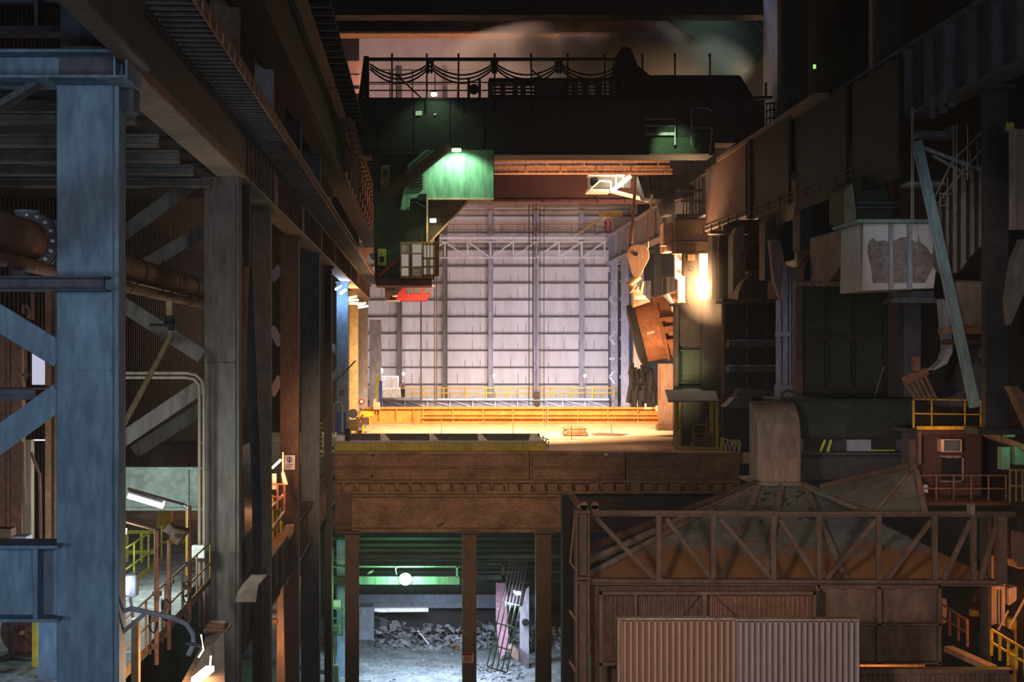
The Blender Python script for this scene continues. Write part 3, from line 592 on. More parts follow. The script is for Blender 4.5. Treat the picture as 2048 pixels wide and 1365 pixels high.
# transfer car and its yellow beam
t = T('transfer_car', 'long yellow and grey transfer car parked at the near edge of the deck', 'transfer car', P(880,904,91.5))
MB().pb(668,886,1092,903,91,.5).build('side_beam', m_yelg, t, bev=.02)
MB().pb(665,884,1092,887,90.8,1.2).pb(668,893,1092,894.5,90.95,.1).build('rail', m_lav, t)
s = MB().pb(690,868,1075,871,93.5,.3).pb(690,868,1080,887,94.0,.1)
s.build('tray_side', m_slate, t)
s = MB()
for u in (760,858,955): s.pp([(u,868),(u+8,868),(u+14,887),(u+2,887)],93.0,.3).pp([(u+4,868),(u+8,868),(u+22,884),(u+16,884)],92.8,.2)
s.pp([(1058,884),(1062,870),(1075,870),(1095,890),(1075,890)],92.6,.6)
s.build('rib', m_white, t)
s = MB()
for u in (1086,1092,1097): s.pt([(u,872+(u-1086),92),(u,898,92)],.04,6)
s.pt([(1070,872,92),(1098,880,92)],.04,6); s.build('hand_rail', m_lav, t)
MB().pb(671,873,690,884,91.6,1).build('junction_unit', m_white, t, bev=.05); MB().pb(690,858,700,884,91.5,.8).build('motor', m_black, t, bev=.05)
# deck edge girder
brick = M('worn_brick', (150,118,88), amt=.7, dirt=(70,50,38), scale=1.5)
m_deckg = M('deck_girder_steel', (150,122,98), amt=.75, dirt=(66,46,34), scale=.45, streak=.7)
for k,(u0,u1,lb) in enumerate([(655,1058,'left upper deck edge beam under the transfer car'),(1060,1250,'middle upper deck edge beam'),(1253,1480,'right upper deck edge beam running behind the duct')]):
    t = T('deck_edge_beam', lb, 'beam', P((u0+u1)/2,962,90), 'upper deck edge beams')
    MB().pb(u0,905,u1,910,89.6,1.5).pb(u0,934,u1,937,89.6,1.2).pb(u0,910,u1,963,90,.3).build('beam_body', m_deckg, t, bev=.015)
    MB().pb(u0,906,u0+4,962,89.7,.5).build('end_stiffener', m_deckg, t)
t = T('refractory_ledge', 'crumbling ledge of worn blocks along the deck edge girder', 'ledge', P(1060,987,90))
MB().pb(655,962,1480,966,89.2,1).pb(655,983,1480,988,89,1.2).pb(655,966,1480,984,89.7,.3).build('ledge_body', m_deckg, t)
r_ = random.Random(8)
for k in range(30):
    u = 662+k*27.2+r_.uniform(-2,2); dd = r_.uniform(0,.15)
    MB().pp([(u,968+r_.uniform(0,3)),(u+20,967+r_.uniform(0,3)),(u+21,983),(u+1,984)],88.95+dd,.8).build('block', brick, t, bev=.04)
S(MB().pb(703,990,1130,995,88.6,1).pb(703,1058,1130,1066,88.5,1.2).pb(703,995,1130,1060,89,.3).pb(941,992,945,1000,88.7,.3), 'deck_girder', m_deckg, 'deep brown deck girder above the green lit opening', 'girder', bev=.02)
S(MB().pb(640,988,703,1066,88.8,.8).pb(660,1048,700,1060,88.4,.6), 'girder_haunch', m_brown, 'dark left end block of the deep brown deck girder', 'girder')
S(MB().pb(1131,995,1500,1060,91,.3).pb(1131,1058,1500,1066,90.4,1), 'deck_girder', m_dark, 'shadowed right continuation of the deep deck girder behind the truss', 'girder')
for u,v,lb in ((838,916,'small square opening box on the upper deck beam'),(742,950,'little dark lug at the left on the deck beam'),(743,908,'little dark lug on the beam top')):
    S(MB().pb(u,v,u+(10 if u==838 else 5),v+(9 if u==838 else 6),89.85,.12), 'beam_lug', m_black if u!=838 else m_rail, lb, 'lug')
S(MB().bar(P(872,1053,88.4),P(888,1046,88.4),.06,.06), 'steel_scrap', m_dark, 'short rod stuck on the deep brown girder', 'rod')
S(MB().pb(1209,908,1216,912,89.5,.1), 'paper_tag', m_white, 'tiny white tag on the middle deck edge beam', 'tag')
# yellow black striped post and pipes left of the girder
t = T('striped_post', 'yellow and black striped post left of the transfer car', 'post', P(640,905,86))
for k in range(7): MB().pb(637,845+k*9,644,849.5+k*9,86,.15).build('yellow_band', m_yelg, t)
MB().pb(637,840,644,920,86.03,.1).build('post', m_black, t)
S(MB().pt([(650,840,85),(650,965,85)],.06,8).pt([(640,905,85),(652,903,85),(668,903,85)],.06,8), 'thin_pipe', m_white, 'pale thin pipe beside the striped post', 'pipe')
# ---- left end of the deck: things round the blue, yellow, peach columns
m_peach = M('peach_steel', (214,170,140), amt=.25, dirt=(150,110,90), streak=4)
t = T('steel_column', 'peach column brightly lit by the furnace with white notices', 'column', P(707,850,112))
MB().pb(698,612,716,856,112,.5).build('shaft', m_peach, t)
MB().pb(699,750,716,788,111.9,.05).build('notice', m_white, t)
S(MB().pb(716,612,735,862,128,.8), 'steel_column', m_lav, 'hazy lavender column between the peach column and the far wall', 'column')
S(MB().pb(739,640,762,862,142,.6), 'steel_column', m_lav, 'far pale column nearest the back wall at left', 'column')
t = T('hose_reel', 'round red and white hose reel on the peach column', 'reel', P(722,810,111))
MB().lathe(P(723,804,111),(0,1,0),[(0,.2),(.02,.24),(.1,.24)],20).build('red_disc', m_red, t); MB().lathe(P(723,804,110.95),(0,1,0),[(0,.12),(.03,.12)],16).build('white_hub', m_white, t)
S(MB().lathe(P(706,828,108),(0,1,0),[(0,.33),(.2,.36)],20).pb(698,840,716,862,108,.4), 'drum_reel', m_dark, 'dark round drum beside the yellow pump stand', 'drum')
S(MB().pt([(673,762,95),(711,722,95)],.05,6), 'rod', m_dark, 'thin dark rod leaning across the blue column', 'rod')
S(MB().pb(678,780,690,792,95.6,.2), 'junction_box', m_slate, 'small grey box on the blue column', 'box', bev=.03)
S(MB().pt([(668,870,95),(668,810,95),(671,806,95),(680,806,95),(684,812,95),(684,865,95)],.08,8), 'bent_pipe', m_teal, 'green hoop pipe standing against the blue column', 'pipe', smooth=True)
bl = M('signal_blue',(50,80,170),amt=.3)
S(MB().pb(673,825,692,868,96.0,.3), 'blue_plinth', bl, 'strong blue plinth at the foot of the blue column', 'plinth')
S(MB().pb(692,836,695,845,95.9,.1), 'warning_tag', m_yelg, 'yellow tag on the blue plinth', 'tag')
t = T('valve_stand', 'yellow valve stand and pipework at the left end of the deck', 'valve stand', P(712,868,98))
MB().pb(698,845,702,868,98,.2).pb(712,835,717,868,98.3,.3).bar(P(706,860,98),P(726,830,98),.2,.12).pb(702,850,724,854,98,.4).build('frame', m_yellow, t, bev=.02)
MB().lathe(P(720,850,97.8),(0,1,0),[(0,.2),(.3,.2)],12).pb(724,836,738,850,98,.5).build('valve', m_peach, t)
S(MB().pb(718,824,748,834,112,.6).pb(724,834,728,868,112,.2).pb(736,834,740,852,112,.2), 'yellow_stand', m_yellow, 'yellow table stand left of the barrier girders', 'stand', bev=.02)
S(MB().pb(752,752,757,815,134,.2), 'post', m_yelg, 'yellow green post before the far white load', 'post')
S(MB().pb(758,762,764,815,135,.3), 'post', bl, 'dark blue post beside the yellow green post', 'post')
S(MB().pp([(745,814),(747,800),(752,797),(753,814)],132,.4), 'white_sheet', m_white, 'brightly lit white sheet at the foot of the yellow green post', 'sheet')
S(MB().pb(746,805,760,820,127,.5), 'carton', m_peach, 'small pale box standing on the barrier end', 'box', bev=.05)
t_y = EM('warm_tube', (255,225,170), 7); t_b = EM('cool_tube', (190,225,255), 5)
for k,(u0,v0,u1,v1,mm,lb,W) in enumerate([(672,580,681,571,t_b,'upper cool tube light above the blue column',150),(681,588,692,580,t_b,'lower cool tube light above the blue column',150),
     (696,597,712,594,t_y,'topmost warm tube light over the yellow column',150),(696,602,716,601,t_y,'second warm tube light over the yellow column',150),(699,608,722,608,t_y,'third warm tube light over the yellow column',150),(717,611,730,607,t_y,'fourth warm tube light, toward the far wall',120),(718,616,735,613,t_y,'lowest warm tube light, toward the far wall',120)]):
    Y = 95.5 if k < 2 else 106
    t = T('tube_light', lb, 'lamp', P(u0,v0,Y), 'tube lights under the lower runway')
    MB().bar(P(u0,v0,Y),P(u1,v1,Y+.5),.18,.1).build('tube', mm, t); MB().bar(P(u0,v0-2,Y+.05),P(u1,v1-2,Y+.55),.2,.06).build('housing', m_white, t)
    l = PL(P((u0+u1)/2,(v0+v1)/2+5,Y-.5), W*1.4, (190,214,255) if k<2 else (255,200,120), .3); l.parent = t; l.location -= t.location
# orange blocks between crane legs at left
pz = M('pale_plate',(190,160,140),amt=.3)
for (pts,Y,lb) in [([(697,442),(704,422),(722,420),(728,446)],120,'upper orange trapezoid plate left of the crane tower'),([(718,482),(726,462),(736,458),(742,480)],122,'lower orange trapezoid plate left of the crane tower'),([(718,495),(746,495),(746,505),(736,508),(733,530),(718,530)],124,'stepped orange plate under the trapezoid plates'),([(666,372),(680,325),(706,372),(704,392),(664,392)],105,'dull purple trapezoid plate between the two left runways')]:
    S(MB().pp(pts,Y,.4), 'hanger_plate', pz, lb, 'plate', bev=.03)
S(MB().pb(668,394,712,440,108,.3), 'dark_sheet', m_dark, 'dark square panel behind the cable hangers', 'panel')
# ---------------------------------------------------------------- front crane
Yc = 82.6
t = T('bridge_crane', 'huge dark bridge crane spanning the hall with a green lit cabin block', 'crane', P(1100,310,Yc))
MB().pb(716,195,1490,199,Yc-.2,2.6).pb(716,305,1430,310,Yc-.2,2.4).pb(716,199,1430,306,Yc,2).pb(1430,199,1490,286,Yc,2).build('main_girder', m_dark, t, bev=.03)
for u in range(760, 1430, 68): MB().pb(u,199,u+3,306,Yc-.08,.1).build('girder_stiffener', m_dark, t)
MB().pb(690,205,735,292,Yc-.4,3).build('end_carriage', m_dark, t, bev=.05); MB().pb(1485,200,1530,286,Yc-.4,3).build('end_carriage', m_dark, t, bev=.05)
cl = EM('cabin_inside', (255,225,200), .35)
MB().pb(735,115,1240,121,Yc,.25).build('festoon_beam', m_black, t)
MB().pt([(733,113,Yc),(727,160,Yc),(722,195,Yc)],.16,8).pb(728,113,738,195,Yc-.1,.4).build('festoon_end_post', m_black, t)
for u in (784,853.6,917,989.5,1062.5,1135.6,1209.4,1285,1350,1420): MB().pt([(u,111,Yc-.3),(u,220,Yc-.3)],.05,6).pb(u-2,107,u+2,113,Yc-.4,.2).build('festoon_post', m_black, t)
MB().pt([(792,148,Yc),(842,196,Yc)],.05,6).pt([(1063,140,Yc),(1085,158,Yc)],.05,6).build('brace_rod', m_black, t)
for k,u in enumerate((860,989,1118)):
    MB().pb(u-8,122,u+8,126,Yc-.1,.3).pb(u-5,126,u-1,146,Yc-.1,.2).pb(u+1,126,u+5,146,Yc-.1,.2).pb(u-6,131,u+6,134,Yc-.15,.3).pb(u-6,139,u+6,142,Yc-.15,.3).build('cable_trolley', m_black, t)
us = [737,860,989,1118,1245]
for k in range(4):
    for j in range(3):
        a, b = us[k]+3, us[k+1]-3; v = 128+j*5; sg = 22+j*3.2
        MB().pt([(a+(b-a)*x/12, v+sg*4*(x/12)*(1-x/12), Yc+.05*j) for x in range(13)],.055,6).build('festoon_cable', m_black, t)
for vv in (165,181): MB().pt([(722,vv,Yc+.1),(982,vv,Yc+.1)],.04,6).build('hand_rail', m_black, t)
MB().pb(978,156,1245,162,Yc-.1,1.6).pb(978,189,1245,195,Yc-.1,1.6).build('resistor_frame', m_black, t)
s = MB(); 
for u in (978,1003,1028,1044,1072,1128,1148,1170,1196,1224,1243): s.pb(u,162,u+8,190,Yc,1.4)
s.pb(1072,160,1130,192,Yc-.05,1.4)
for v in (168,175,182): s.pb(978,v,1245,v+2.5,Yc+.2,.5)
s.build('resistor_grid', m_dark, t)
MB().lathe(P(948,178,Yc+.6),(0,1,0),[(0,.3),(.2,.3)],16).pb(935,155,940,195,Yc,.3).pb(957,155,962,195,Yc,.3).build('sheave', m_black, t)
MB().pp([(1225,195),(1228,150),(1234,108),(1246,92),(1262,96),(1275,130),(1300,150),(1480,150),(1505,190),(1505,199)],Yc+.6,1.5).build('machinery_housing', m_black, t, bev=.05)
# cabin tower
MB().pp([(745,306),(850,306),(850,400),(855,400),(857,490),(845,560),(750,566)],Yc+.3,2.2).build('cabin_tower', m_dgreen, t, bev=.04)
MB().pp([(850,300),(988,300),(988,397),(852,397),(820,397),(820,420),(800,420),(815,330)],Yc-.25,2.4).build('green_block', m_green, t, bev=.03)
MB().pb(852,396,988,399.5,Yc-.35,.3).pb(853,399,856,488,Yc-.35,.3).bar(P(936,404,Yc+.2),P(853,492,Yc+.2),.1,.12,(0,1,0)).build('lit_lip', m_peach, t)
MB().pp([(856,400),(936,400),(856,490)],Yc+.3,.3).build('brown_gusset', m_brown, t)
MB().pp([(870,462),(879,450),(878,552),(866,552)],Yc+.5,.5).build('maroon_leg', m_darkred, t)
for v in range(345,376,6): MB().pp([(818,v+2),(846,v),(846,v+3),(818,v+5)],Yc-.4,.15).build('louvre_slat', m_dark, t)
MB().bar(P(768,396,Yc-.6),P(902,288,Yc-.6),.6,.2,(0,1,0)).build('stair_stringer', m_darkred, t)
MB().bar(P(768,378,Yc-.9),P(880,286,Yc-.9),.06,.06,(0,1,0)).bar(P(720,250,Yc-.5),P(786,286,Yc-.5),.1,.3,(0,1,0)).build('stair_rail', m_dark, t)
MB().pb(761,330,779,382,Yc-.1,.5).build('control_cabinet', m_rail, t, bev=.03); MB().pb(765,340,775,353,Yc-.15,.1).build('cabinet_window', m_dark, t)
MB().pb(755,498,772,532,Yc-.1,.5).build('green_unit', m_yelg, t, bev=.03); MB().pb(759,513,768,524,Yc-.15,.1).build('unit_port', m_black, t)
MB().pb(751,558,864,571,Yc-.4,2.8).build('bottom_platform', m_darkred, t, bev=.03)
MB().bar(P(757,553,Yc-.3),P(838,484,Yc-.3),.14,.3,(0,1,0)).build('red_brace', m_red, t)
MB().pp([(803,500),(812,486),(846,486),(846,556),(803,556)],Yc-.3,.15).build('cab_back', m_dark, t)
fr = MB().pb(800,484,846,489,Yc-.6,.2).pb(800,552,870,557,Yc-.6,2).pb(846,484,870,489,Yc-.5,1.8).pb(867,486,870,556,Yc-.5,1.8)
for u in (800,817,822,843): fr.pb(u,487,u+3,556,Yc-.62,.2)
for v in (506,533): fr.pb(800,v,846,v+3,Yc-.6,.15)
for u in (846,852.5,859,866): fr.pb(u,487,u+2,556,Yc-.6,.2)
for v in (487,515,532,549): fr.pb(846,v,868,v+4,Yc-.6,.15)
cf = fr.build('cab_frame', m_rail, t); m_lw = EM('cab_window_glow', (205,190,180), .42)  # pane glow stands in for pale reflections on the cab glass
m_win = M('cab_glass', (190,180,178), rough=.25, amt=.5, dirt=(60,56,50), scale=1.5, bump=0)  # reflections put into the pale glass colour
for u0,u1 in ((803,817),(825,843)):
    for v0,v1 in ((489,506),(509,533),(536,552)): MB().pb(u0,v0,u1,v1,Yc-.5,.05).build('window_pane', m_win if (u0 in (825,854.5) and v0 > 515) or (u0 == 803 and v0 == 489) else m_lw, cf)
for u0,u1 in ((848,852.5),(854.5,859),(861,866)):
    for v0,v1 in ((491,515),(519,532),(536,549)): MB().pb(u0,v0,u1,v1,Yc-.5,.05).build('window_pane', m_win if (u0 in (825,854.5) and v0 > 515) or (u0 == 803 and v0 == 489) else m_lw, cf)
MB().pt([(825,425,Yc-.4),(822,408,Yc-.4),(832,405,Yc-.4),(840,412,Yc-.4),(852,416,Yc-.4)],.09,8).pb(838,388,853,402,Yc-.5,.4).build('cable_entry', m_black, t)
for (u,v,W,col,ec,r_) in ((913,300,700,(196,255,208),(190,255,205),.26),(868,188,110,(190,255,190),(225,255,225),.16),(866,441,60,(255,230,170),(255,245,210),.18)):
    MB().pb(u-r_*36,v-4 if r_<.26 else v-3,u+r_*36,v+4 if r_<.26 else v+3,Yc-1.0,.2).build('floodlight', EM('flood%d'%u,ec,10), t, bev=.05)
    MB().pb(u-r_*36,v-7,u+r_*36,v-4,Yc-1.05,.4).build('floodlight_hood', m_dark, t)
    l = SP(P(u,v+4,Yc-1.5), P(u+3,v+60,Yc-.4), W, col, 125, .5, .12); l.parent = t; l.location = V(l.location)-t.location
MB().pb(831,222,844,231,Yc-.15,.1).pb(868,227,872,230,Yc-.15,.1).build('data_plate', m_white, t)
l = PL(P(800,450,Yc-4), 60, (205,255,200), .5); l.parent = t; l.location -= t.location  # unseen green fill added to lift the dark cab tower
l = PL(P(900,590,Yc-3), 80, (255,170,120), .5); l.parent = t; l.location -= t.location
# right end platforms
MB().pp([(1292,275),(1420,275),(1418,308),(1300,308)],Yc-.5,.3).build('lit_side_panel', m_yelg if 0 else m_dgreen, t)
s = MB().pt([(1290,252,Yc-1),(1350,252,Yc-1),(1350,290,Yc-1)],.06,6).pt([(1290,268,Yc-1),(1350,268,Yc-1)],.1,6).pt([(1383,290,Yc-1),(1383,217,Yc-1),(1415,217,Yc-1),(1424,224,Yc-1)],.05,6).pt([(1383,256,Yc-1),(1424,256,Yc-1),(1420,305,Yc-1)],.05,6).pt([(1290,239,Yc-1),(1350,239,Yc-1),(1350,252,Yc-1)],.04,6)
s.build('platform_frame', m_lav, t)
MB().pb(1490,240,1496,270,Yc-.5,.3).pb(1440,250,1490,254,Yc-1,1).lathe(P(1502,262,Yc-1),(0,1,0),[(0,.3),(.2,.3)],14).build('buffer', m_dark, t)
l = SP(P(1345,262,Yc-3), P(1345,300,Yc), 420, (200,255,185), 60, .6, .1); l.parent = t; l.location = V(l.location)-t.location
# red cab of the farther crane
t = T('red_cab', 'small red crane cab with three windows below the front crane tower', 'crane cab', P(815,602,112))
MB().pp([(800,572),(862,572),(862,590),(852,602),(795,602),(790,598)],112,2).build('cab_body', m_red, t, bev=.05)
MB().pb(770,572,803,600,112.6,1.6).build('rear_frame', m_darkred, t); MB().pb(772,601,800,603,112,2).pb(752,571,870,573.5,111.8,2.6).build('floor_lip', m_lav, t)
for (a,b) in ((812,826),(829,843),(848,854),(855,861)): MB().pb(a,576,b,587,111.9,.15).build('window_pane', m_slate, t)
MB().bar(P(786,590,111.8),P(803,572,111.8),.3,.2,(0,1,0)).build('stay', m_black, t); MB().pb(785,591,794,594,111.8,.2).build('lamp', m_white, t)
SP(P(840,640,104), P(830,590,112), 50, (255,190,170), 40, 1, .2)
SP(P(1240,850,90), P(1310,715,100), 12000, (255,208,160), 60, 1, .6)  # unseen warm spot added on the ladle, standing in for deck bounce
# second crane's underside walkway and maroon girder
t = T('walkway_truss', 'orange lit perforated walkway hung below the crane girder', 'walkway', P(1180,345,96))
MB().pb(985,310,1420,314,95,1.5).pb(985,321,1340,325,96,.3).pb(985,331,1340,335,96.2,.3).build('rail_beam', m_peach, t)  # orange light from below put into the peach colour
h = MB().pb(985,337,1345,341,96.4,.4).pb(985,345,1345,348,96.4,.4)
for u in range(985,1345,13): h.pb(u,341,u+7,345,96.5,.25)
h.build('perforated_beam', m_peach, t)
for k in range(5):
    MB().bar(P(1053+k*70,334,96.1),P(1050+k*70,346,95.5),.12,.12).build('strut', m_peach, t); MB().pb(1019+k*74,322,1022+k*74,332,96.1,.1).build('strut', m_peach, t); MB().bar(P(1050+k*74,318,95),P(1058+k*74,309,95),.15,.12).build('strut', m_dark, t)
t = T('maroon_girder', 'maroon girder of the second crane behind the walkway', 'girder', P(1180,400,107))
MB().pb(860,342,1375,401,107,1.5).pb(860,399,1375,403,106.8,2).build('girder_body', M('maroon_paint',(86,50,54),amt=.4,dirt=(56,36,40)), t)
s = MB()
for u in range(975,1380,55): s.pb(u,398,u+3,405,106.7,.3)
s.build('lug', m_dark, t)
t = T('service_platform', 'white lit service platform under the second crane beside the hoist', 'platform', P(1230,382,104))
m_lit = M('lit_white_paint',(230,228,210),amt=.2)  # brighter copy of the white paint, light put into the colour
MB().pb(1176,378,1222,383,103,2).pb(1176,350,1250,352,104,1).pp([(1222,383),(1300,402),(1300,398),(1226,379)],103.5,1).build('deck', m_lit, t)
MB().bar(P(1180,380,103),P(1200,362,103),.12,.12,(0,1,0)).bar(P(1200,362,103),P(1222,364,103),.12,.12,(0,1,0)).pt([(1221,383,103),(1221,365,103)],.07,6).pt([(1232,380,103),(1232,350,103),(1246,350,103),(1246,375,103)],.05,6).bar(P(1222,384,102.8),P(1262,352,102.8),.3,.12,(0,1,0)).build('frame', m_lit, t)
MB().pb(1182,355,1196,370,103.2,.6).build('motor', m_black, t, bev=.05)
MB().pb(1176,345,1262,376,104.6,.1).build('back_plate', m_duct, t)
l = PL(P(1236,358,102.6), 420, (255,250,225), .3); l.parent = t; l.location -= t.location
t = T('hoist_trolley', 'dark hoist machinery with sheaves above the ladle', 'hoist', P(1320,400,102))
MB().pp([(1275,352),(1380,348),(1392,390),(1350,400),(1345,430),(1330,430),(1322,400),(1290,396)],101,2).build('frame', m_dark, t, bev=.05)
for (u,v,r_) in ((1333,368,.34),(1305,388,.3),(1360,385,.36)): MB().lathe(P(u,v,100.8),(0,1,0),[(0,.1),(.02,r_),(.1,r_*.8),(.18,r_)],18).build('sheave', m_slate, t, smooth=True)
for k in range(6): MB().bar(P(1296+k*8,350,100.6),P(1300+k*8,395,100.6),.07,.05,(0,1,0)).build('guide_bar', m_dark, t)
# ladle crane ropes and beam
for k in range(9):
    u = 1367+k*6.2
    S(MB().pt([(u,318,98),(u,432+(k%3)*3,98)],.045,6), 'hoist_rope', m_dark, (ordn[k]+' vertical hoist rope from the left in the bundle above the ladle beam'), 'rope', 'bundle of ladle beam ropes')
S(MB().pb(1358,379,1425,383,97.5,.3).pb(1362,400,1422,404,97.6,.3).pp([(1372,398),(1418,400),(1414,408),(1378,404)],97.4,.2), 'rope_spreader', m_dark, 'horizontal spreader bars across the rope bundle', 'bar')
t = T('ladle_beam', 'heavy brown lifting beam with a laminated hook above the flame', 'lifting beam', P(1388,510,98))
MB().pb(1350,438,1423,482,97.5,2.5).pb(1353,428,1423,438,97.7,2).build('upper_block', m_brown, t, bev=.06)
MB().pb(1350,483,1422,486,97.2,2.6).pb(1352,486,1418,506,97.4,2).pb(1418,484,1422,508,97.3,2.3).pb(1350,505,1422,508,97.3,.2).build('lower_block', m_brown, t, bev=.03)
MB().pb(1327,446,1346,505,98.5,1.5).pb(1320,490,1350,493,98.4,.4).build('side_block', m_peach, t, bev=.05)
MB().pp([(1366,507),(1399,507),(1399,550),(1396,552),(1392,552),(1392,582),(1400,602),(1399,614),(1379,614),(1373,600),(1373,552),(1368,552),(1366,548)],96.6,.6).build('laminated_hook', m_brown, t, bev=.03)
MB().pb(1375,509,1390,521,96.5,.3).build('hook_tag', m_peach, t, bev=.02)
MB().lathe(P(1382,537,96.5),(0,1,0),[(0,.16),(.05,.2),(.1,.2)],18).build('hook_pin', m_dark, t)
t = T('flame_lit_wall', 'bright flame lit back wall piece behind the laminated hook', 'hanger', P(1362,600,99))  # flame light on the back wall, put into a pale shape
MB().pp([(1350,506),(1366,506),(1372,552),(1374,600),(1357,600),(1357,560),(1351,556)],99,.5).build('arm', m_lit, t)
MB().pb(1361,514,1365,522,98.9,.2).pb(1360,540,1363,548,98.9,.2).build('slot', m_brown, t)
# ropes and tilting hook block
t = T('tilting_hook', 'teardrop hook block hanging on two ropes at the ladle tail', 'hook block', P(1275,555,99))
tp = [(1256,500),(1262,492),(1275,489),(1288,491),(1296,497),(1299,508),(1298,518),(1290,534),(1281,552),(1268,554),(1262,545),(1258,526),(1253,512)]
MB().pp(tp,98.6,.12).build('cheek_plate', m_peach, t, bev=.02); MB().pp(tp,99.3,.12).build('cheek_plate', m_peach, t, bev=.02)
MB().lathe(P(1274,510,98.75),(0,1,0),[(0,.6),(.2,.5),(.4,.6)],24).build('sheave', m_brown, t, smooth=True)
MB().lathe(P(1272,508,98.5),(0,1,0),[(0,.14),(.1,.14)],14).build('axle', m_dark, t)
MB().pt([(1277,552,98.9),(1266,562,98.9),(1258,570,98.9),(1262,582,98.9),(1272,582,98.9),(1276,574,98.9)],[.3,.26,.26,.24,.18,.1],12).build('hook', m_peach, t, smooth=True)
MB().pt([(1270,345,99),(1266,420,99),(1259,500,99)],.07,6).build('rope', m_pipe, t); MB().pt([(1304,390,99),(1302,420,99),(1295,498,99)],.08,6).build('rope', m_peach, t); MB().pt([(1273,345,98.9),(1269,420,98.9),(1263,496,98.9)],.05,6).build('rope', m_pipe, t)
# ladle
m_ladle = M('ladle_steel',(166,104,66),amt=.7,dirt=(86,54,38),scale=.7,streak=.6)
ax = (P(1400,636,100.5)-P(1277,668,101)).normalized(); o0 = P(1275,669,101)
t = T('ladle', 'large tilted rusty steel ladle being emptied into the furnace', 'ladle', P(1310,728,101))
MB().lathe(o0, ax, [(0,1.95),(.1,2.05),(.5,2.1),(2.8,2.28),(4.6,2.4),(4.6,2.1),(1,1.8)],48).build('shell', m_ladle, t, smooth=True)
MB().lathe(o0-ax*.35, ax, [(0,1.7),(.1,2.15),(.35,2.2),(.5,2.15)],48).build('bottom_plate', m_nearblack, t, smooth=True)
for q in (1.6,3.4): MB().lathe(o0+ax*q, ax, [(0,2.15),(0,2.36),(.14,2.38),(.14,2.15)],48).build('stiffening_band', m_ladle, t, smooth=True)
MB().pp([(1318,636),(1352,632),(1352,640),(1325,643),(1334,680),(1352,676),(1352,684),(1330,690)],98.2,.7).bar(P(1325,662,98.3),P(1352,656,98.3),.5,.22,(0,1,0)).build('trunnion_frame', m_ladle, t, bev=.03)
MB().pp([(1294,664),(1316,660),(1317,665),(1295,670)],98.75,.3).build('lug', m_peach, t, bev=.02)
MB().pp([(1266,570),(1272,568),(1280,582),(1285,562),(1289,565),(1285,588),(1302,604),(1266,616)],99.6,.8).build('tail_arm', m_peach, t, bev=.04)
MB().pb(1268,592,1292,600,99.4,1.0).build('tail_plate', m_lit, t, bev=.02)
MB().pp([(1332,590),(1338,587),(1350,612),(1353,640),(1346,640),(1342,606)],98.6,1.5).pp([(1340,600),(1372,590),(1378,612),(1350,615)],99.2,2).pp([(1354,600),(1372,597),(1375,606),(1357,611)],98.8,.4).build('pouring_spout', m_lit, t, bev=.05)
SP(P(1255,885,98), P(1334,785,108), 3600, (255,212,170), 30, .8, .5)  # unseen warm spot added to brighten the peach column
# flame
t = T('flame', 'blinding white orange flame bursting from the furnace mouth', 'flame', P(1410,606,100))
def fm():
    m = bpy.data.materials.new('flame_glow'); m.use_nodes = True; nt = m.node_tree; nt.nodes.clear(); L = nt.links
    o = nt.nodes.new('ShaderNodeOutputMaterial'); e = nt.nodes.new('ShaderNodeEmission'); n = nt.nodes.new('ShaderNodeTexNoise'); n.inputs['Scale'].default_value = .9
    r = nt.nodes.new('ShaderNodeValToRGB'); r.color_ramp.elements[0].color = (1,.45,.12,1); r.color_ramp.elements[1].color = (1,.8,.5,1); r.color_ramp.elements[0].position=.35; r.color_ramp.elements[1].position=.6
    L.new(n.outputs[0], r.inputs[0]); L.new(r.outputs[0], e.inputs[0]); e.inputs[1].default_value = 9; L.new(e.outputs[0], o.inputs[0]); return m
r_ = random.Random(2)
prof = [(0,.55),(.4,.72),(.9,.78),(1.5,.66),(2.1,.5),(2.8,.42),(3.5,.3)]
m_ = MB().lathe(P(1411,606,100.5), (-.07,0,1), [(a, b*(1+.0*r_.random())) for a, b in prof], 20)
m_.v = [(x+.1*math.sin(z*4+y*3), y+.1*math.sin(z*5), z) for x, y, z in m_.v]
m_.build('tongue', fm(), t, smooth=True)
m_ = MB().lathe(P(1398,600,101.5), (.0,0,1), [(0,.5),(.5,.6),(1.3,.5),(2.4,.3),(3.2,.1)], 16); m_.build('tongue', fm(), t, smooth=True)
fl = PL(P(1412,560,98.6), 12000, (255,205,150), .7); fl.parent = t; fl.location -= t.location
fl3 = PL(P(1418,575,95.4), 1300, (255,200,140), .4); fl3.parent = t; fl3.location -= t.location  # extra light added in front of the flame so the fume glows
SP(P(1330,560,94), (18.2,89,H+9.2), 4600, (255,196,140), 40, 1, .5)  # unseen warm spot added to light the first shield plate
SP(P(1180,700,86), P(1170,335,96), 9000, (255,200,150), 50, 1, 1)  # unseen warm spot added to light the walkway from below
# furnace enclosure
t = T('furnace_enclosure', 'dark furnace enclosure with a green lit door below the flame', 'furnace', P(1390,900,97.5))
MB().pb(1349,611,1358,900,97,.6).pb(1358,611,1405,693,97.2,.5).pb(1349,606,1407,612,96.9,4).pb(1405,604,1447,900,96.4,5).pb(1405,600,1447,606,96.2,5).build('casing', m_dark, t, bev=.04)
MB().pb(1357,693,1403,900,97.5,.4).build('furnace_door', m_dgreen, t, bev=.03)
fd = [c_ for c_ in t.children if c_.name.startswith('furnace_door')][0]
MB().pb(1359,764,1402,768,97.3,.3).build('door_rib', m_dgreen, fd); MB().pb(1359,700,1402,703,97.3,.3).build('door_rib', m_dgreen, fd)
s = SP(P(1384,700,94.5), P(1380,745,97.5), 260, (200,255,180), 70, 1, .2); s.parent = t; s.location = V(s.location)-t.location
t = T('steel_column', 'peach column lit by the furnace under the ladle', 'column', P(1332,860,108))
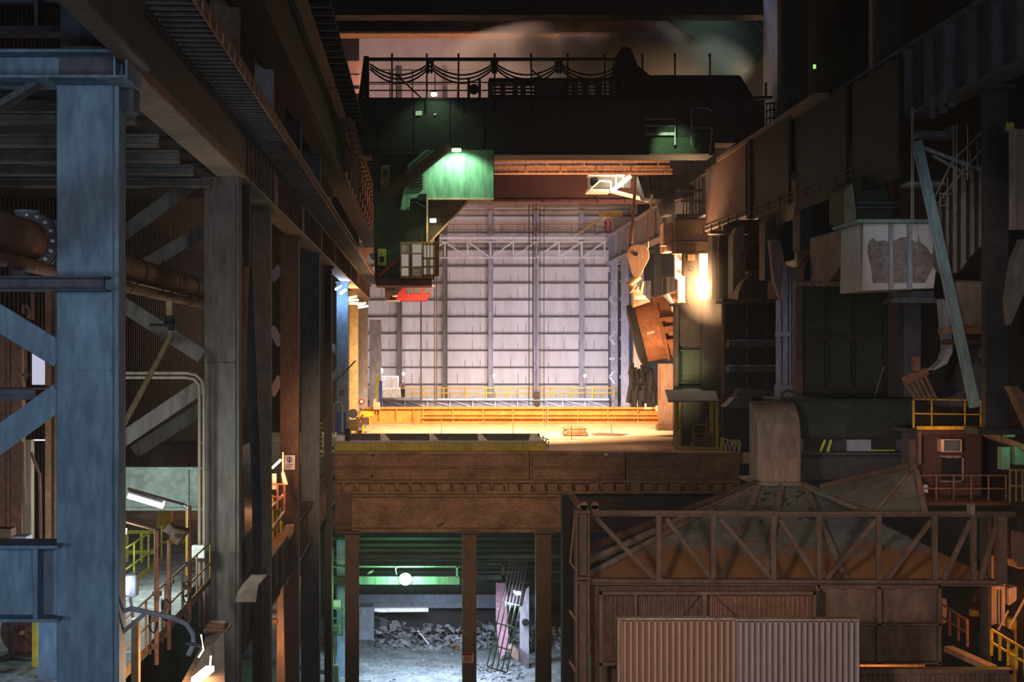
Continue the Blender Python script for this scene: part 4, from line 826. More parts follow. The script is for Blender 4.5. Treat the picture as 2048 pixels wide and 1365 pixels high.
MB().pb(1319,728,1351,856,108,.8).pb(1316,850,1354,862,107.8,1.2).build('shaft', m_peach, t)
r_ = random.Random(11)
for k,(u,lb) in enumerate([(1268,'leftmost dark cluster of hanging machinery under the ladle'),(1283,'middle dark cluster of hanging machinery under the ladle'),(1300,'rightmost dark cluster of hanging machinery under the ladle')]):
    s = MB()
    for j in range(14):
        a = (u+r_.uniform(-7,7), 722+r_.uniform(0,60), 106+r_.uniform(0,1)); b = (a[0]+r_.uniform(-6,6), a[1]+r_.uniform(10,36), a[2])
        s.pt([a,b], r_.uniform(.06,.22), 6)
    s.pb(u-5,735+k*6,u+6,815,106.5,.5)
    S(s, 'hanging_machinery', m_dark, lb, 'machinery', 'machinery under the ladle')
S(MB().pb(1290,808,1304,820,118,.6).pb(1312,812,1322,824,117,.4), 'block', m_peach, 'pale block sitting on the yellow barrier under the ladle', 'block', bev=.05)
# right runway and its columns
ry = [40, 55, 71, 92, 108, 128, 148]
rl = ['nearest bay at the upper right corner','second bay above the hood machinery','third bay with hanging shield plates','fourth bay behind the ladle beam','fifth bay above the far bracing','sixth bay reaching the far wall']
for i in range(6):
    y0, y1 = ry[i]+.03, ry[i+1]-.03; far = i > 2
    t = T('runway_girder', 'stiffened girder of the right crane runway, '+rl[i], 'girder', (19.3, (y0+y1)/2, H+9.2), 'girders of the right runway')
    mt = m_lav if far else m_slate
    MB().box(19.2, 19.3, y0, y1, H+9.3, H+11.9).build('web', mt, t); MB().box(18.8, 19.8, y0, y1, H+11.9, H+12).build('top_flange', mt, t); MB().box(18.8, 19.8, y0, y1, H+9.2, H+9.3).build('bottom_flange', mt, t)
    n = int((y1-y0)/2.1)
    for k in range(n//2 if far else n): MB().box(19.0 if far else 18.85, 19.2, y0+.9+k*(4.2 if far else 2.1), y0+.98+k*(4.2 if far else 2.1), H+9.3, H+11.9).build('stiffener', mt, t)
for (Y,w_,z0,z1,mt,lb) in [(49,.8,H-2.62,9.2,m_dark,'broad dark column at the right beside the operator booth'),(147,.7,0,9.2,m_lav,'far pale lattice column leg by the back wall'),(139,.7,0,9.2,m_lav,'bright lavender column right of the far wall'),(131,.9,0,9.2,m_clad,'pale stained column left of the ladle')]:
    t = T('steel_column', lb, 'column', (19.9, Y+.4, z0), 'columns of the right crane row')
    MB().box(19.35, 19.35+w_, Y, Y+(.4 if Y == 49 else .8), z0, H+z1).build('shaft', mt, t, bev=.02); MB().box(19.0, 19.5+w_, Y-.3, Y+1.1, H+z1-.15, H+z1).build('cap_plate', mt, t)
for k,(Y,x0,w_,lb) in enumerate([(76,19.3,1.2,'dark upper column right of the bright blue gap'),(82,20.6,.8,'dark upper column behind the first'),(60.5,19.3,1.0,'tall dark upper column with a lit edge at the top'),(50,19.6,.9,'upper column standing on the nearest runway bay')]):
    S(MB().box(x0, x0+w_, Y, Y+.9, H+12, H+34), 'upper_column', m_dark, lb, 'column', 'upper columns over the right runway')
t = T('cross_bracing', 'pale cross bracing between the far right columns', 'bracing', P(1240,800,140))
for k in range(3):
    v = 560+k*78
    for (u0,u1) in ((1219,1229),(1240,1256)):
        MB().bar(P(u0,v+38,140),P(u1,v+26,140),.2,.16,(0,1,0)).bar(P(u0,v+38,140),P(u1,v+52,140),.2,.16,(0,1,0)).pb(u0,v,u1,v+4,140,.2).build('brace', m_lav, t)
for k in range(3):
    S(MB().corr((P(1285+k*24,0,125).x,125,0),(P(1303+k*24,0,125).x,125,0),P(0,606,125).z,P(0,562-k*4,125).z,.28,.1), 'ribbed_screen', m_lav, ['left','middle','right'][k]+' pale ribbed screen behind the ladle', 'screen', 'ribbed screens behind the ladle')
S(MB().lathe(P(1328,553,118),(0,1,0),[(0,.1),(.05,.22),(.3,.22)],16), 'mirror_lamp', m_slate, 'small round lamp left of the flame lit wall piece', 'lamp', smooth=True)
S(MB().pb(1310,470,1324,610,122,.5).pb(1296,500,1312,506,121.9,.2), 'steel_column', m_slate, 'dim column between hook block and flame lit wall piece', 'column')
t = T('fire_reel', 'pink drum on a stand at the top of the yellow stair', 'reel', P(1216,455,139))
MB().lathe(P(1216,444,139),(0,1,0),[(0,.35),(.4,.35)],18).build('drum', M('pink_paint',(200,110,120),amt=.2), t); MB().pb(1210,444,1213,466,139,.3).pb(1220,444,1223,466,139,.3).build('stand', m_red, t)
# shelter
t = T('shelter', 'small shelter with a flat blue grey roof and yellow green posts on the deck', 'shelter', P(1390,900,93))
MB().add([P(1330,780,97),P(1430,779,97),P(1438,802,92.5),P(1336,802,92.5),P(1330,783,97),P(1430,782,97),P(1438,805,92.5),P(1336,805,92.5)],[(0,1,2,3),(7,6,5,4),(0,3,7,4),(1,5,6,2),(2,6,7,3),(0,4,5,1)]).build('roof', m_roofblue, t)
for (u0,u1,v1,Y) in ((1350,1357,903,92.6),(1359,1363,898,94),(1420,1427,893,96),(1432,1437,900,92.8)): MB().pb(u0,802 if Y<95 else 790,u1,v1,Y,.2).build('post', m_yelg, t)
MB().pb(1357,895,1432,899,92.8,.2).build('sill', m_yelg, t)
t = T('pallet_rack', 'rusty rack of scrap under the shelter', 'rack', P(1410,892,95))
MB().pb(1386,848,1440,851,94.5,.2).pb(1384,866,1440,869,94.5,.2).pb(1386,848,1388,890,94.5,.2).pb(1412,840,1415,892,94.5,.2).pb(1436,850,1439,890,94.5,.2).build('frame', m_pipe, t)
MB().pp([(1384,893),(1395,874),(1404,880),(1420,870),(1436,892)],95,1).build('scrap_heap', m_brown, t)
t = T('ramp_gate', 'white and yellow zigzag gate right of the shelter', 'gate', P(1460,905,91.5))
MB().pb(1442,876,1446,906,91.4,.15).pb(1478,884,1481,906,91.4,.15).build('post', m_yelg, t)
s = MB().bar(P(1445,877,91.4),P(1480,888,91.4),.06,.06,(0,1,0)).bar(P(1445,904,91.4),P(1480,905,91.4),.06,.06,(0,1,0))
for k in range(4): s.bar(P(1446+k*9,879+k*2,91.4),P(1451+k*9,904,91.4),.05,.06,(0,1,0)).bar(P(1451+k*9,904,91.4),P(1455+k*9,881+k*2,91.4),.05,.06,(0,1,0))
s.build('zigzag', m_white, t); MB().pb(1464,880,1480,890,91.7,.3).build('yellow_panel', m_yelg, t)
S(MB().pt([(1440,857,94),(1485,857,94)],.06,6), 'rail', m_rail, 'thin brown rail right of the shelter', 'rail')
t = T('white_tank', 'small white tank on a yellow base right of the gate', 'tank', P(1491,886,93))
MB().lathe(P(1491,884,93),(0,0,1),[(0,.2),(.2,.3),(1.3,.3)],16).build('tank_body', m_white, t, smooth=True); MB().pb(1486,884,1497,888,92.7,.6).build('tank_base', m_yelg, t)
# ================================================================ roof zone, smoke
S(MB().pb(480,-60,1580,30,88,1.5), 'roof_girder', m_dark, 'wide dark roof girder along the top edge of the hall', 'girder')
t = T('roof_beam', 'brown roof beam with a bright lower lip above the crane', 'beam', P(1100,66,100))
MB().pb(640,30,1540,64,100,.6).build('web', m_brown, t); MB().pb(640,63,1120,67,99.5,1.6).build('bottom_flange', m_peach, t)  # lower flange paler, light along the edge put into its colour
for k in range(5): MB().pb(700+k*150,30,706+k*150,64,99.8,.3).build('stiffener', m_brown, t)
S(MB().pp([(1320,30),(1553,30),(1553,95),(1530,112),(1500,138),(1440,118)],94,3), 'exhaust_hood', m_dgreen, 'dark exhaust hood hanging below the roof at the right of the crane', 'hood', bev=.1)
S(MB().bar(P(1508,30,93),P(1553,96,93),.3,.3,(0,1,0)), 'hood_brace', m_black, 'black diagonal brace at the right corner of the exhaust hood', 'brace')
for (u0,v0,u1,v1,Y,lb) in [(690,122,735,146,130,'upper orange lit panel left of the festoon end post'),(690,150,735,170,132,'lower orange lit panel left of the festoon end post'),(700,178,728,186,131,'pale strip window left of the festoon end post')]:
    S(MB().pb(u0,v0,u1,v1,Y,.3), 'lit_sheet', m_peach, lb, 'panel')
railing('roof_railing', 'thin pale railing beyond the crane top at the left', [P(735,197,110),P(960,197,110)], 2.2, 6, m_lav, r=.05, pr=.05)
ST(MB().box(20.75, 20.95, 78, 87, H+12, H+36), 'wall_upper_right', M('blue_cladding',(170,180,200),amt=.25,streak=4,bump=0))
S(MB().pb(1236,60,1530,200,118,.4), 'roof_shade_sheet', m_nearblack, 'black sheet added for the darkness behind the smoke at the upper right of the crane', 'bulkhead')  # dark sheet added where the zone behind the smoke is dark
t = T('ladder_cage', 'dark caged ladder against the bright blue gap beside the crane', 'ladder', P(1530,250,84))
s = MB()
for u in (1533,1540,1548): s.pt([(u,205,84),(u,252,84)],.04,6)
for v in (206,220,236,250): s.pt([(1531,v+3,84),(1540,v,84),(1551,v,84)],.05,6)
s.pt([(1520,245,84),(1520,212,84),(1528,210,84)],.05,6); s.build('cage', m_dark, t)
MB().pb(1505,192,1545,197,84,1).pb(1530,165,1534,192,84,.1).build('landing', m_dark, t)
t = T('lit_gaps', 'string of tiny lit gaps in the dark column at the upper right', 'gap', P(1590,205,84))
s = MB()
for k in range(14): v = 62+k*11; s.pb(1589,v,1591,v+6,84,.05)
s.build('gap_strip', EM('gap_light',(200,195,200),.35), t)  # light through the gaps drawn as small glowing strips
S(MB().pb(1627,129,1632,137,80,.1), 'indicator_lamp', EM('green_dot',(140,255,110),1.2), 'tiny green indicator lamp in the dark upper right', 'lamp')
S(MB().pb(1739,0,1745,140,60.2,.1), 'conduit', m_duct, 'pale conduit up the tall dark upper column', 'conduit')
SP(P(900,250,118), P(900,130,150), 15000, (255,205,208), 90, 1, 1)  # unseen spots added to light the upper far wall
SP(P(1250,200,112), P(1180,90,150), 4500, (225,175,150), 90, 1, 1)
SP((15, 89, H+25.5), (20.7, 90, H+17), 1200, (190,205,255), 100, 1, .5)
def smoke(name, label, u0, v0, u1, v1, Y, d, dens, sc_, thr, col=(.8,.75,.72)):
    mb = MB().pb(u0, v0, u1, v1, Y, d); m = bpy.data.materials.new(name); m.use_nodes = True; nt = m.node_tree; nt.nodes.clear(); L = nt.links; N = nt.nodes
    o = N.new('ShaderNodeOutputMaterial'); vv = N.new('ShaderNodeVolumePrincipled'); n = N.new('ShaderNodeTexNoise'); tc = N.new('ShaderNodeTexCoord')
    n.inputs['Scale'].default_value = sc_; n.inputs['Detail'].default_value = 3; L.new(tc.outputs['Object'], n.inputs['Vector'])
    g = N.new('ShaderNodeTexGradient'); g.gradient_type = 'SPHERICAL'; mp = N.new('ShaderNodeMapping'); L.new(tc.outputs['Generated'], mp.inputs[0])
    mp.inputs['Location'].default_value = (-1,-1,-1); mp.inputs['Scale'].default_value = (2,2,2); L.new(mp.outputs[0], g.inputs[0])
    r = N.new('ShaderNodeMapRange'); r.inputs['From Min'].default_value = thr; r.inputs['From Max'].default_value = thr+.25; r.inputs['To Max'].default_value = dens; L.new(n.outputs[0], r.inputs[0])
    mu = N.new('ShaderNodeMath'); mu.operation = 'MULTIPLY'; L.new(r.outputs[0], mu.inputs[0]); L.new(g.outputs[0], mu.inputs[1])
    vv.inputs['Color'].default_value = (*col, 1); vv.inputs['Anisotropy'].default_value = .3; L.new(mu.outputs[0], vv.inputs['Density']); L.new(vv.outputs[0], o.inputs['Volume'])
    ob = S(mb, name, m, label, 'smoke'); ob['kind'] = 'stuff'; return ob
smoke('smoke_cloud', 'hazy smoke drifting under the roof above the bridge crane', 860, -10, 1560, 200, 85.5, 12, 3.4, .22, .4)
SP(P(960,-110,93), P(960,100,93), 5000, (255,206,180), 95, 1, .3)  # unseen spots added above the view to light the smoke
SP(P(1420,-110,93), P(1420,100,93), 2600, (205,238,218), 70, 1, .3)
# ================================================================ LOWER HALL below the deck
gcol = [(690,717,88,m_brown,'rust column at the left of the green lit opening'),(925,953,88,m_brown,'rust column at the right of the green lit opening with a small red topped sign'),(1073,1103,88,m_brown,'rust column right of the leaning frame'),(650,663,87,m_dark,'dark column at the far left of the lower opening')]
for (u0,u1,Y,mt,lb) in gcol:
    t = T('lower_column', lb, 'column', P((u0+u1)/2,1366,Y), 'columns under the deck girder')
    a, b = P(u0,0,Y).x, P(u1,0,Y).x
    MB().box(a,b,Y,Y+.06,0,H-11.3).box(a,b,Y+.8,Y+.86,0,H-11.3).box((a+b)/2-.04,(a+b)/2+.04,Y+.06,Y+.8,0,H-11.3).build('shaft', mt, t, bev=.01)
    MB().pb(u0-4,1064,u1+4,1068,Y-.1,1.1).build('cap_plate', mt, t)
    MB().box(a,a+.12,Y+.88,Y+1.1,0,H-11.3).build('edge_angle', m_green, t)
S(MB().pb(1125,990,1151,1400,62,.8).pb(1144,990,1150,1400,61.9,.3), 'dark_column', m_dark, 'wide dark column left of the rusty truss frame', 'column')
t = T('small_sign', 'small red topped sign strapped to the rust column', 'sign', P(936,1327,87.9))
MB().pb(925,1307,947,1327,87.9,.04).build('board', m_peach, t); MB().pb(925,1307,945,1312,87.86,.03).build('red_band', m_red, t)
s = MB()
for k in range(4): s.pb(928,1314.5+k*3,945-(k%2)*3,1315.6+k*3,87.86,.02)
s.build('text_lines', m_darkred, t)
# slatted ceiling zone
for k,(v,hh,Y) in enumerate([(1076,5,96),(1088,6,97),(1099,5,98),(1110,8,99),(1120,3,97.5),(1133,3,96),(1143,4,101)]):
    S(MB().pb(663,v,1125,v+hh,Y,.5), 'hanging_beam', m_dgreen, ['topmost','second','third','fourth','fifth','sixth','lowest'][k]+' horizontal beam across the green lit opening, counted from the top', 'beam', 'beams across the lower opening')
S(MB().pb(640,1060,1130,1165,103,.3), 'slat_screen', m_nearblack, 'dark green screen wall behind the beams of the lower opening', 'screen')
t = T('green_beam', 'bright green framed beam carrying the green lamp', 'beam', P(820,1170,94.5))
MB().pb(716,1154,919,1170,94.5,.3).build('beam_body', m_green, t); MB().pb(716,1133,919,1136,94.5,.2).pb(912,1133,916,1156,94.5,.2).build('upper_frame', m_green, t)
S(MB().pb(663,1154,690,1170,95,.3), 'green_beam_extension', m_dgreen, 'short dim piece of green beam left of the left rust column', 'beam')
S(MB().pb(953,1151,1008,1160,95,.3).pb(953,1128,1011,1131,95,.2).pb(1004,1128,1008,1160,95,.2), 'green_beam_extension', m_dgreen, 'dim continuation of the framed green beam right of the rust column', 'beam')
S(MB().pp([(734,1150),(738,1144),(748,1141),(744,1147)],94.2,.2), 'green_lug', m_green, 'small curved green lug on the framed beam', 'lug')
t = T('green_lamp', 'glaring green white lamp mounted on the framed beam', 'lamp', P(811,1160,93.8))
MB().lathe(P(811,1158,93.9),(0,-1,0),[(0,.2),(.1,.36),(.25,.4),(.3,.3),(.34,.05)],20).build('lens', EM('green_lens',(205,255,228),60), t, smooth=True)  # lens widened to stand in for the lamp's glow
MB().pt([(793,1150,94.2),(791,1138,94.3),(797,1134,94.4)],.05,6).pb(801,1150,821,1168,94.2,.25).build('mount', m_green, t)
l = PL(P(811,1160,92.9), 850, (160,255,200), .3); l.parent = t; l.location -= t.location
l = PL(P(811,1185,99), 120, (150,255,200), .3); l.parent = t; l.location -= t.location
S(MB().pb(716,1190,1100,1206,104,.4).pb(716,1206,1100,1217,104.4,.3), 'crane_beam', m_slate, 'blue grey beam crossing the lower hall', 'beam')
S(MB().pp([(724,1218),(857,1217),(857,1225),(760,1226),(726,1222)],103,.6), 'slab', m_white, 'pale slab edge lying under the blue grey beam', 'slab', bev=.05)
S(MB().pb(717,1215,747,1282,100,1.5), 'lower_wall_block', m_slate, 'grey block at the left behind the rust column', 'block', bev=.05)
ST(MB().pb(640,1165,1130,1300,112,.5), 'wall_lower', m_dgreen)
S(MB().pb(720,1222,1120,1268,109,.4).pb(832,1228,835,1262,108.8,.2), 'dark_barrier', m_nearblack, 'dark barrier wall above the rubble bank', 'barrier')
S(MB().pb(760,1234,775,1256,108.8,.1), 'small_plate', m_slate, 'small pale plate on the dark barrier wall', 'plate')
r_ = random.Random(21)
def heap(name, label, u0, u1, Y0, Y1, h, n, mt, smin=.15, smax=.5):
    s = MB()
    for k in range(n):
        Y = r_.uniform(Y0, Y1); x = r_.uniform(P(u0,0,Y).x, P(u1,0,Y).x); q = r_.uniform(smin, smax); z = r_.uniform(0, h)*(Y-Y0)/(Y1-Y0+.01)
        pts = [V((x,Y,z))+V((r_.uniform(-1,1),r_.uniform(-1,1),r_.uniform(-.6,.8)))*q for _ in range(6)]
        s.add(pts, [(0,1,2),(0,2,3),(0,3,4),(0,4,1),(5,2,1),(5,3,2),(5,4,3),(5,1,4)])
    o = S(s, name, mt, label, 'rubble'); o['kind'] = 'stuff'; return o
heap('rubble_bank', 'bank of slag rubble at the back of the lower hall floor', 745, 1130, 105, 109, 1.6, 420, m_ash)
heap('rubble', 'scattered pale rubble on the near lower floor', 955, 1045, 93, 100, .2, 150, m_ash, .08, .25)
heap('rubble', 'loose slag lumps on the ash floor in the middle of the opening', 720, 925, 93, 104, .1, 130, m_ash, .04, .14)
S(MB().pt([(835,1262,104),(857,1288,103)],.05,6), 'leaning_rod', m_white, 'pale rod leaning on the rubble bank', 'rod')
S(MB().pt([(745,1232,98),(905,1290,98)],.02,6), 'slack_cable', m_dark, 'faint slack cable crossing the lower hall', 'cable')
S(MB().pt([(904,1293,91),(912,1292,91),(921,1298,91)],.06,6).pt([(906,1301,91),(914,1299,91),(922,1304,91)],.06,6), 'hose_couplings', m_yelg, 'two small hose couplings on the left edge of the right rust column', 'hose')
SP((.5, 92.6, 6), (.5, 97, 0), 9000, (210,222,255), 115, .6, .5)  # unseen cool spots added to brighten the lower floor
SP((5.5, 92.6, 6), (5.5, 97, 0), 1500, (215,225,255), 80, .6, .5)
PL((6.4, 97, 4.5), 300, (225,228,255), .4)
# leaning frame and lamps to the right
t = T('leaning_grille', 'green edged barred frame leaning between the rust columns', 'frame', P(990,1345,91))
c = [(1003,1204),(1040,1213),(1014,1346),(974,1334)]
def lp(a, b): 
    u = c[0][0]*(1-a)*(1-b)+c[1][0]*a*(1-b)+c[2][0]*a*b+c[3][0]*(1-a)*b; v = c[0][1]*(1-a)*(1-b)+c[1][1]*a*(1-b)+c[2][1]*a*b+c[3][1]*(1-a)*b
    return P(u, v, 92.5-2.0*b)
for k in range(5): MB().bar(lp(k/4,0), lp(k/4,1), .075, .07, (0,1,0)).build('upright', m_green, t)
for k in range(4): MB().bar(lp(0,k/3), lp(1,k/3), .07, .1, (0,1,0)).build('cross_bar', m_green, t)
t = T('rod_bundle', 'bundle of slanting dark rods above the leaning frame', 'rods', P(1020,1210,93))
for k in range(6): MB().pt([(1022+k*7,1117,93.2),(1003+k*7,1212,93)],.04,6).build('rod', m_dark, t)
MB().pp([(1020,1170),(1062,1170),(1052,1180),(1044,1214),(1018,1210)],93.6,.6).build('motor_block', m_black, t, bev=.05)
t = T('twin_lamp', 'small twin white lamp in the right part of the lower opening', 'lamp', P(1036,1190,93))
MB().pb(1031,1184,1041,1191,93,.1).build('lens', EM('twin_lens',(235,240,255),9), t); MB().pb(1027,1182,1030,1187,93,.1).build('lens', EM('twin_lens_small',(235,240,255),6), t)
l = PL(P(1030,1200,92.5), 260, (220,225,255), .2); l.parent = t; l.location -= t.location
S(MB().pb(1040,1167,1058,1400,99,.5), 'pale_column', m_lav, 'pale column behind the leaning frame', 'column')
S(MB().pp([(992,1167),(1012,1167),(1018,1300),(1000,1320),(992,1240)],101,.4), 'pink_panel', M('pink_panel_paint',(176,132,150),amt=.3), 'pinkish panel behind the leaning frame', 'panel')
S(MB().pp([(1016,1296),(1025,1290),(1040,1305),(1040,1328),(1025,1318)],98,.8), 'tan_barrel', m_duct, 'tan rounded barrel behind the leaning frame', 'barrel', bev=.1)
S(MB().lathe(P(1051,1246,98.5),(0,1,0),[(0,.05),(.02,.26),(.08,.26)],12), 'hand_wheel', m_black, 'black hand wheel on the pale column', 'wheel')
t = T('green_ladder', 'green edged ladder cabinet at the left edge of the lower opening', 'ladder', P(675,1360,90))
MB().pb(663,1100,666,1400,90,.2).build('upright', m_green, t); MB().pb(683,1215,686,1270,90,.2).build('upright', m_green, t)
for k,v in enumerate((1120,1134,1218,1237,1270)): MB().pb(664,v,686,v+2,90,.2).build('rung', m_green, t)
MB().pb(666,1203,680,1217,90.2,.6).build('head_unit', m_white, t, bev=.04); MB().pb(664,1253,678,1266,90.2,.6).build('foot_unit', m_green, t, bev=.04)
S(MB().pb(668,1275,671,1330,90,.1).pb(667,1332,677,1365,90,.5), 'white_stand', m_white, 'white tube and green box at the foot of the green ladder', 'stand')
PL(P(675,1190,88.7), 90, (150,255,180), .2)

# ================================================================ RIGHT side machinery
S(MB().box(18.2,18.35,80.5,92,H+7.8,H+11.8), 'shield_plate', m_pipe, 'furnace lit shield plate nearest the rope bundle', 'plate', 'shield plates under the right runway')
S(MB().box(18.2,18.35,71,79.3,H+7.4,H+11.8).box(18.05,18.2,78.9,79.3,H+7.4,H+11.8), 'shield_plate', m_dark, 'shield plate lit yellow green on its left edge', 'plate', 'shield plates under the right runway')
S(MB().box(18.4,18.55,62,70.5,H+7.0,H+11.6), 'shield_plate', m_nearblack, 'dark brown shield plate in the middle of the right wall', 'plate', 'shield plates under the right runway')  # shade on the nearer plates put into their darker colours
S(MB().box(18.5,18.65,55.5,61.5,H+6.8,H+11.5), 'shield_plate', m_nearblack, 'shade darkened shield plate above the domed machine', 'plate', 'shield plates under the right runway')
t = T('runway_edge', 'curving lit edge beam of the right runway rising toward the camera', 'beam', (18.6,80,H+11.8))
MB().box(18.1,18.8,66,88,H+11.8,H+12.05).build('edge_plate', m_duct, t)
railing('shield_railing', 'ragged little railing along the lower edge of the shield plates', [(18.1,60,H+7.3),(18.1,92,H+7.6)], .5, 14, m_dark, r=.03, pr=.04)
# hood ducts right of the flame
def roundtop(u0,u1,v0,v1,Y,d,rn=10,side=0):
    pts = []; 
    for k in range(rn+1):
        a = math.pi*k/rn/2; f = (u1-u0)
        pts.append((u0+f*(1-math.cos(a)), v0+(min(f,60))*(1-math.sin(a))))
    pts += [(u1,v1),(u0,v1)]
    if side: pts = [(u0+u1-u,v) for u,v in pts]
    return MB().pp(pts,Y,d)
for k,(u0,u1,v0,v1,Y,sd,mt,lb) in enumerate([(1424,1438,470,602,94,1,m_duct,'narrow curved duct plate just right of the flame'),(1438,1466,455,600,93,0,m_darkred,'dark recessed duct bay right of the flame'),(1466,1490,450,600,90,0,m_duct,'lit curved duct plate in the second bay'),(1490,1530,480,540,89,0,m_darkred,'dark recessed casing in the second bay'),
      (1476,1535,540,598,88,0,m_brown,'square casing with a lit edge below the second bay'),(1530,1552,430,560,84,0,m_col,'lit curved duct plate in the third bay'),(1552,1590,440,520,83,0,m_dgreen,'dull green duct cover in the third bay'),(1600,1640,392,500,74,0,m_slate,'tall grey curved duct in the fourth bay'),(1640,1690,380,480,73,1,m_dclad,'ribbed dark duct casing in the fourth bay'),(1608,1655,500,560,70,0,m_black,'black motor box above the big dark panel')]):
    S(roundtop(u0,u1,v0,v1,Y,1.5,side=sd), 'duct_casing', mt, lb, 'duct', 'duct casings right of the flame', bev=.04)
S(MB().pb(1445,598,1560,606,90,2), 'ledge_beam', m_brown, 'brown ledge beam under the duct casings', 'beam', bev=.03)
S(MB().pb(1420,462,1500,468,91,1), 'ledge_beam', m_brown, 'short brown ledge beam above the curved duct plates', 'beam', bev=.03)
S(MB().pb(1446,440,1720,606,95.6,.3), 'duct_screen', m_nearblack, 'black screen added to hide the lit wall between the duct casings', 'backing')  # added screen, blocks the flame lit wall from view
S(MB().pb(1955,857,2060,870,48.6,1.2), 'bearing_beam', m_dark, 'dark bearing beam under the broad right column', 'beam')
t = T('panel_wall', 'dark panelled wall with two dusty shelves right of the furnace', 'wall panel', P(1500,800,92))
MB().pb(1445,606,1562,905,92,.4).build('backing', m_dark, t)
for u in (1447,1492,1530,1556): MB().pb(u,606,u+4,790,91.8,.25).build('mullion', m_brown, t)
for v in (683,733): MB().pb(1458,v,1560,v+12,90.8,1.2).build('shelf', m_slate, t); 
MB().pb(1460,680,1558,683,91,1).pb(1460,730,1558,733,91,1).build('dust_layer', m_ash, t)
S(MB().pp([(1482,778),(1560,778),(1560,795),(1470,795)],90,1.5), 'sink_box', m_slate, 'flat grey box top below the shelves', 'box')
S(MB().pp([(1450,815),(1470,796),(1505,796),(1505,820)],88,1.5), 'awning', m_slate, 'slanting blue grey awning left of the round duct', 'awning')
S(MB().pt([(1536,800,88),(1536,770,88),(1546,768,88),(1556,768,88)],.07,6).pb(1533,765,1539,775,87.8,.3), 'tap_pipe', m_dark, 'small dark standpipe above the grey box', 'pipe')
S(MB().prism([(19.0,60,H+5.6),(19.0,70,H+5.6),(19.0,70,H+2.2)],(1.2,0,0)), 'chute', m_duct, 'sloping chute plate behind the lavender posts', 'chute')
t = T('lavender_post', 'pale lavender built up post with a clamp plate beside the big dark panel', 'post', P(1578,800,74))
for (u0,u1,v0) in ((1557,1563,600),(1566,1576,530),(1579,1583,532),(1586,1594,535)): MB().pb(u0,v0,u1,790,74,.6).build('flange', m_lav, t, bev=.02)
MB().pb(1554,664,1582,674,73.8,.4).build('clamp_plate', m_lav, t); MB().pb(1558,770,1592,800,73.6,1).build('foot', m_lav, t, bev=.05)
MB().pp([(1540,480),(1560,478),(1572,530),(1562,600),(1548,560)],74.5,.6).build('gusset', m_duct, t, bev=.03)
SP(P(1500,600,66), P(1575,680,74), 420, (215,210,255), 40, 1, .3)
t = T('panel_bulkhead', 'big dark framed bulkhead panel above the horizontal duct', 'bulkhead', P(1680,800,66))
MB().pb(1597,566,1775,805,66.2,.2).build('plate', m_dgreen, t)
MB().pb(1592,563,1722,573,65.7,.6).build('top_rail', m_duct, t, bev=.02); MB().pb(1592,566,1606,805,65.8,.5).build('left_rail', m_brown, t, bev=.02)
for u in (1652,1705,1768): MB().pb(u,573,u+5,805,65.95,.3).build('mullion', m_dark, t)
for v in (670,778): MB().pb(1606,v,1772,v+10,65.9,.35).build('cross_rail', m_dark, t)
S(MB().pt([(1747,800,64),(1768,733,64)],.03,6), 'thin_rod', m_duct, 'thin rod leaning in front of the big dark bulkhead', 'rod')
# domed machine
t = T('domed_machine', 'grey green domed machine with stepped base ridges', 'machine', P(1745,440,60))
MB().pp([(1698,440),(1697,372),(1706,362),(1730,348),(1752,352),(1776,368),(1784,404),(1792,440)],60,3).build('dome', m_green if 0 else m_dgreen, t, bev=.1)
MB().pb(1712,404,1794,408,59.7,.5).pb(1714,413,1796,417,59.6,.5).build('ridge', m_slate, t)
MB().pb(1727,328,1790,344,61,1.5).build('top_pipe', m_slate, t, bev=.05); MB().pb(1790,330,1800,440,61.5,1).build('side_post', m_dark, t)
S(MB().pp([(1695,378),(1705,366),(1712,420),(1712,500),(1697,500)],59.5,.5), 'machine_side_plate', m_duct, 'pale leg plate left of the domed machine', 'leg')
SP(P(1660,380,52), P(1755,420,60), 160, (170,225,190), 45, 1, .3)
# white hood box with rust patch
t = T('hood_box', 'pale hood box with three rust eaten panels', 'hood', P(1800,582,56))
MB().pp([(1727,446),(1873,446),(1876,520),(1868,577),(1724,582)],56,3).build('front_plate', m_clad, t, bev=.03)
MB().add([P(1724,446,56),P(1724,582,56),P(1710,500,57.5),P(1714,448,58),P(1740,446,59),P(1740,582,59)],[(0,3,2,1),(0,4,3),(1,2,5),(3,4,5,2)]).build('side_plate', m_lav, t)
for u in (1779,1816): MB().pb(u,448,u+7,580,55.85,.2).build('rib', m_lav, t)
MB().pb(1715,438,1864,446,55.6,3.5).build('top_slab', m_teal, t, bev=.03)
stain = M('rust_patch',(96,76,62),amt=.7,dirt=(176,168,168),scale=2.4,fine=.3)
rr = random.Random(4)
for pts in ([(1737,485),(1745,476),(1755,483),(1768,481),(1778,484),(1778,568),(1762,566),(1746,567),(1743,540),(1735,505)],[(1787,482),(1800,476),(1814,474),(1814,566),(1788,566)],[(1824,480),(1834,486),(1837,470),(1840,484),(1855,496),(1860,508),(1873,506),(1868,530),(1856,553),(1850,566),(1826,566)]):
    MB().pp(pts,55.96,.05).build('rust_patch', stain, t)
S(MB().pb(1820,582,1868,600,56.5,2).pp([(1788,596),(1868,596),(1880,606),(1780,606)],56,1), 'hood_bracket', m_slate, 'dark bracket shelf under the pale hood box', 'bracket')
SP(P(1700,360,47), P(1800,510,56), 400, (205,215,240), 22, 1, .3)
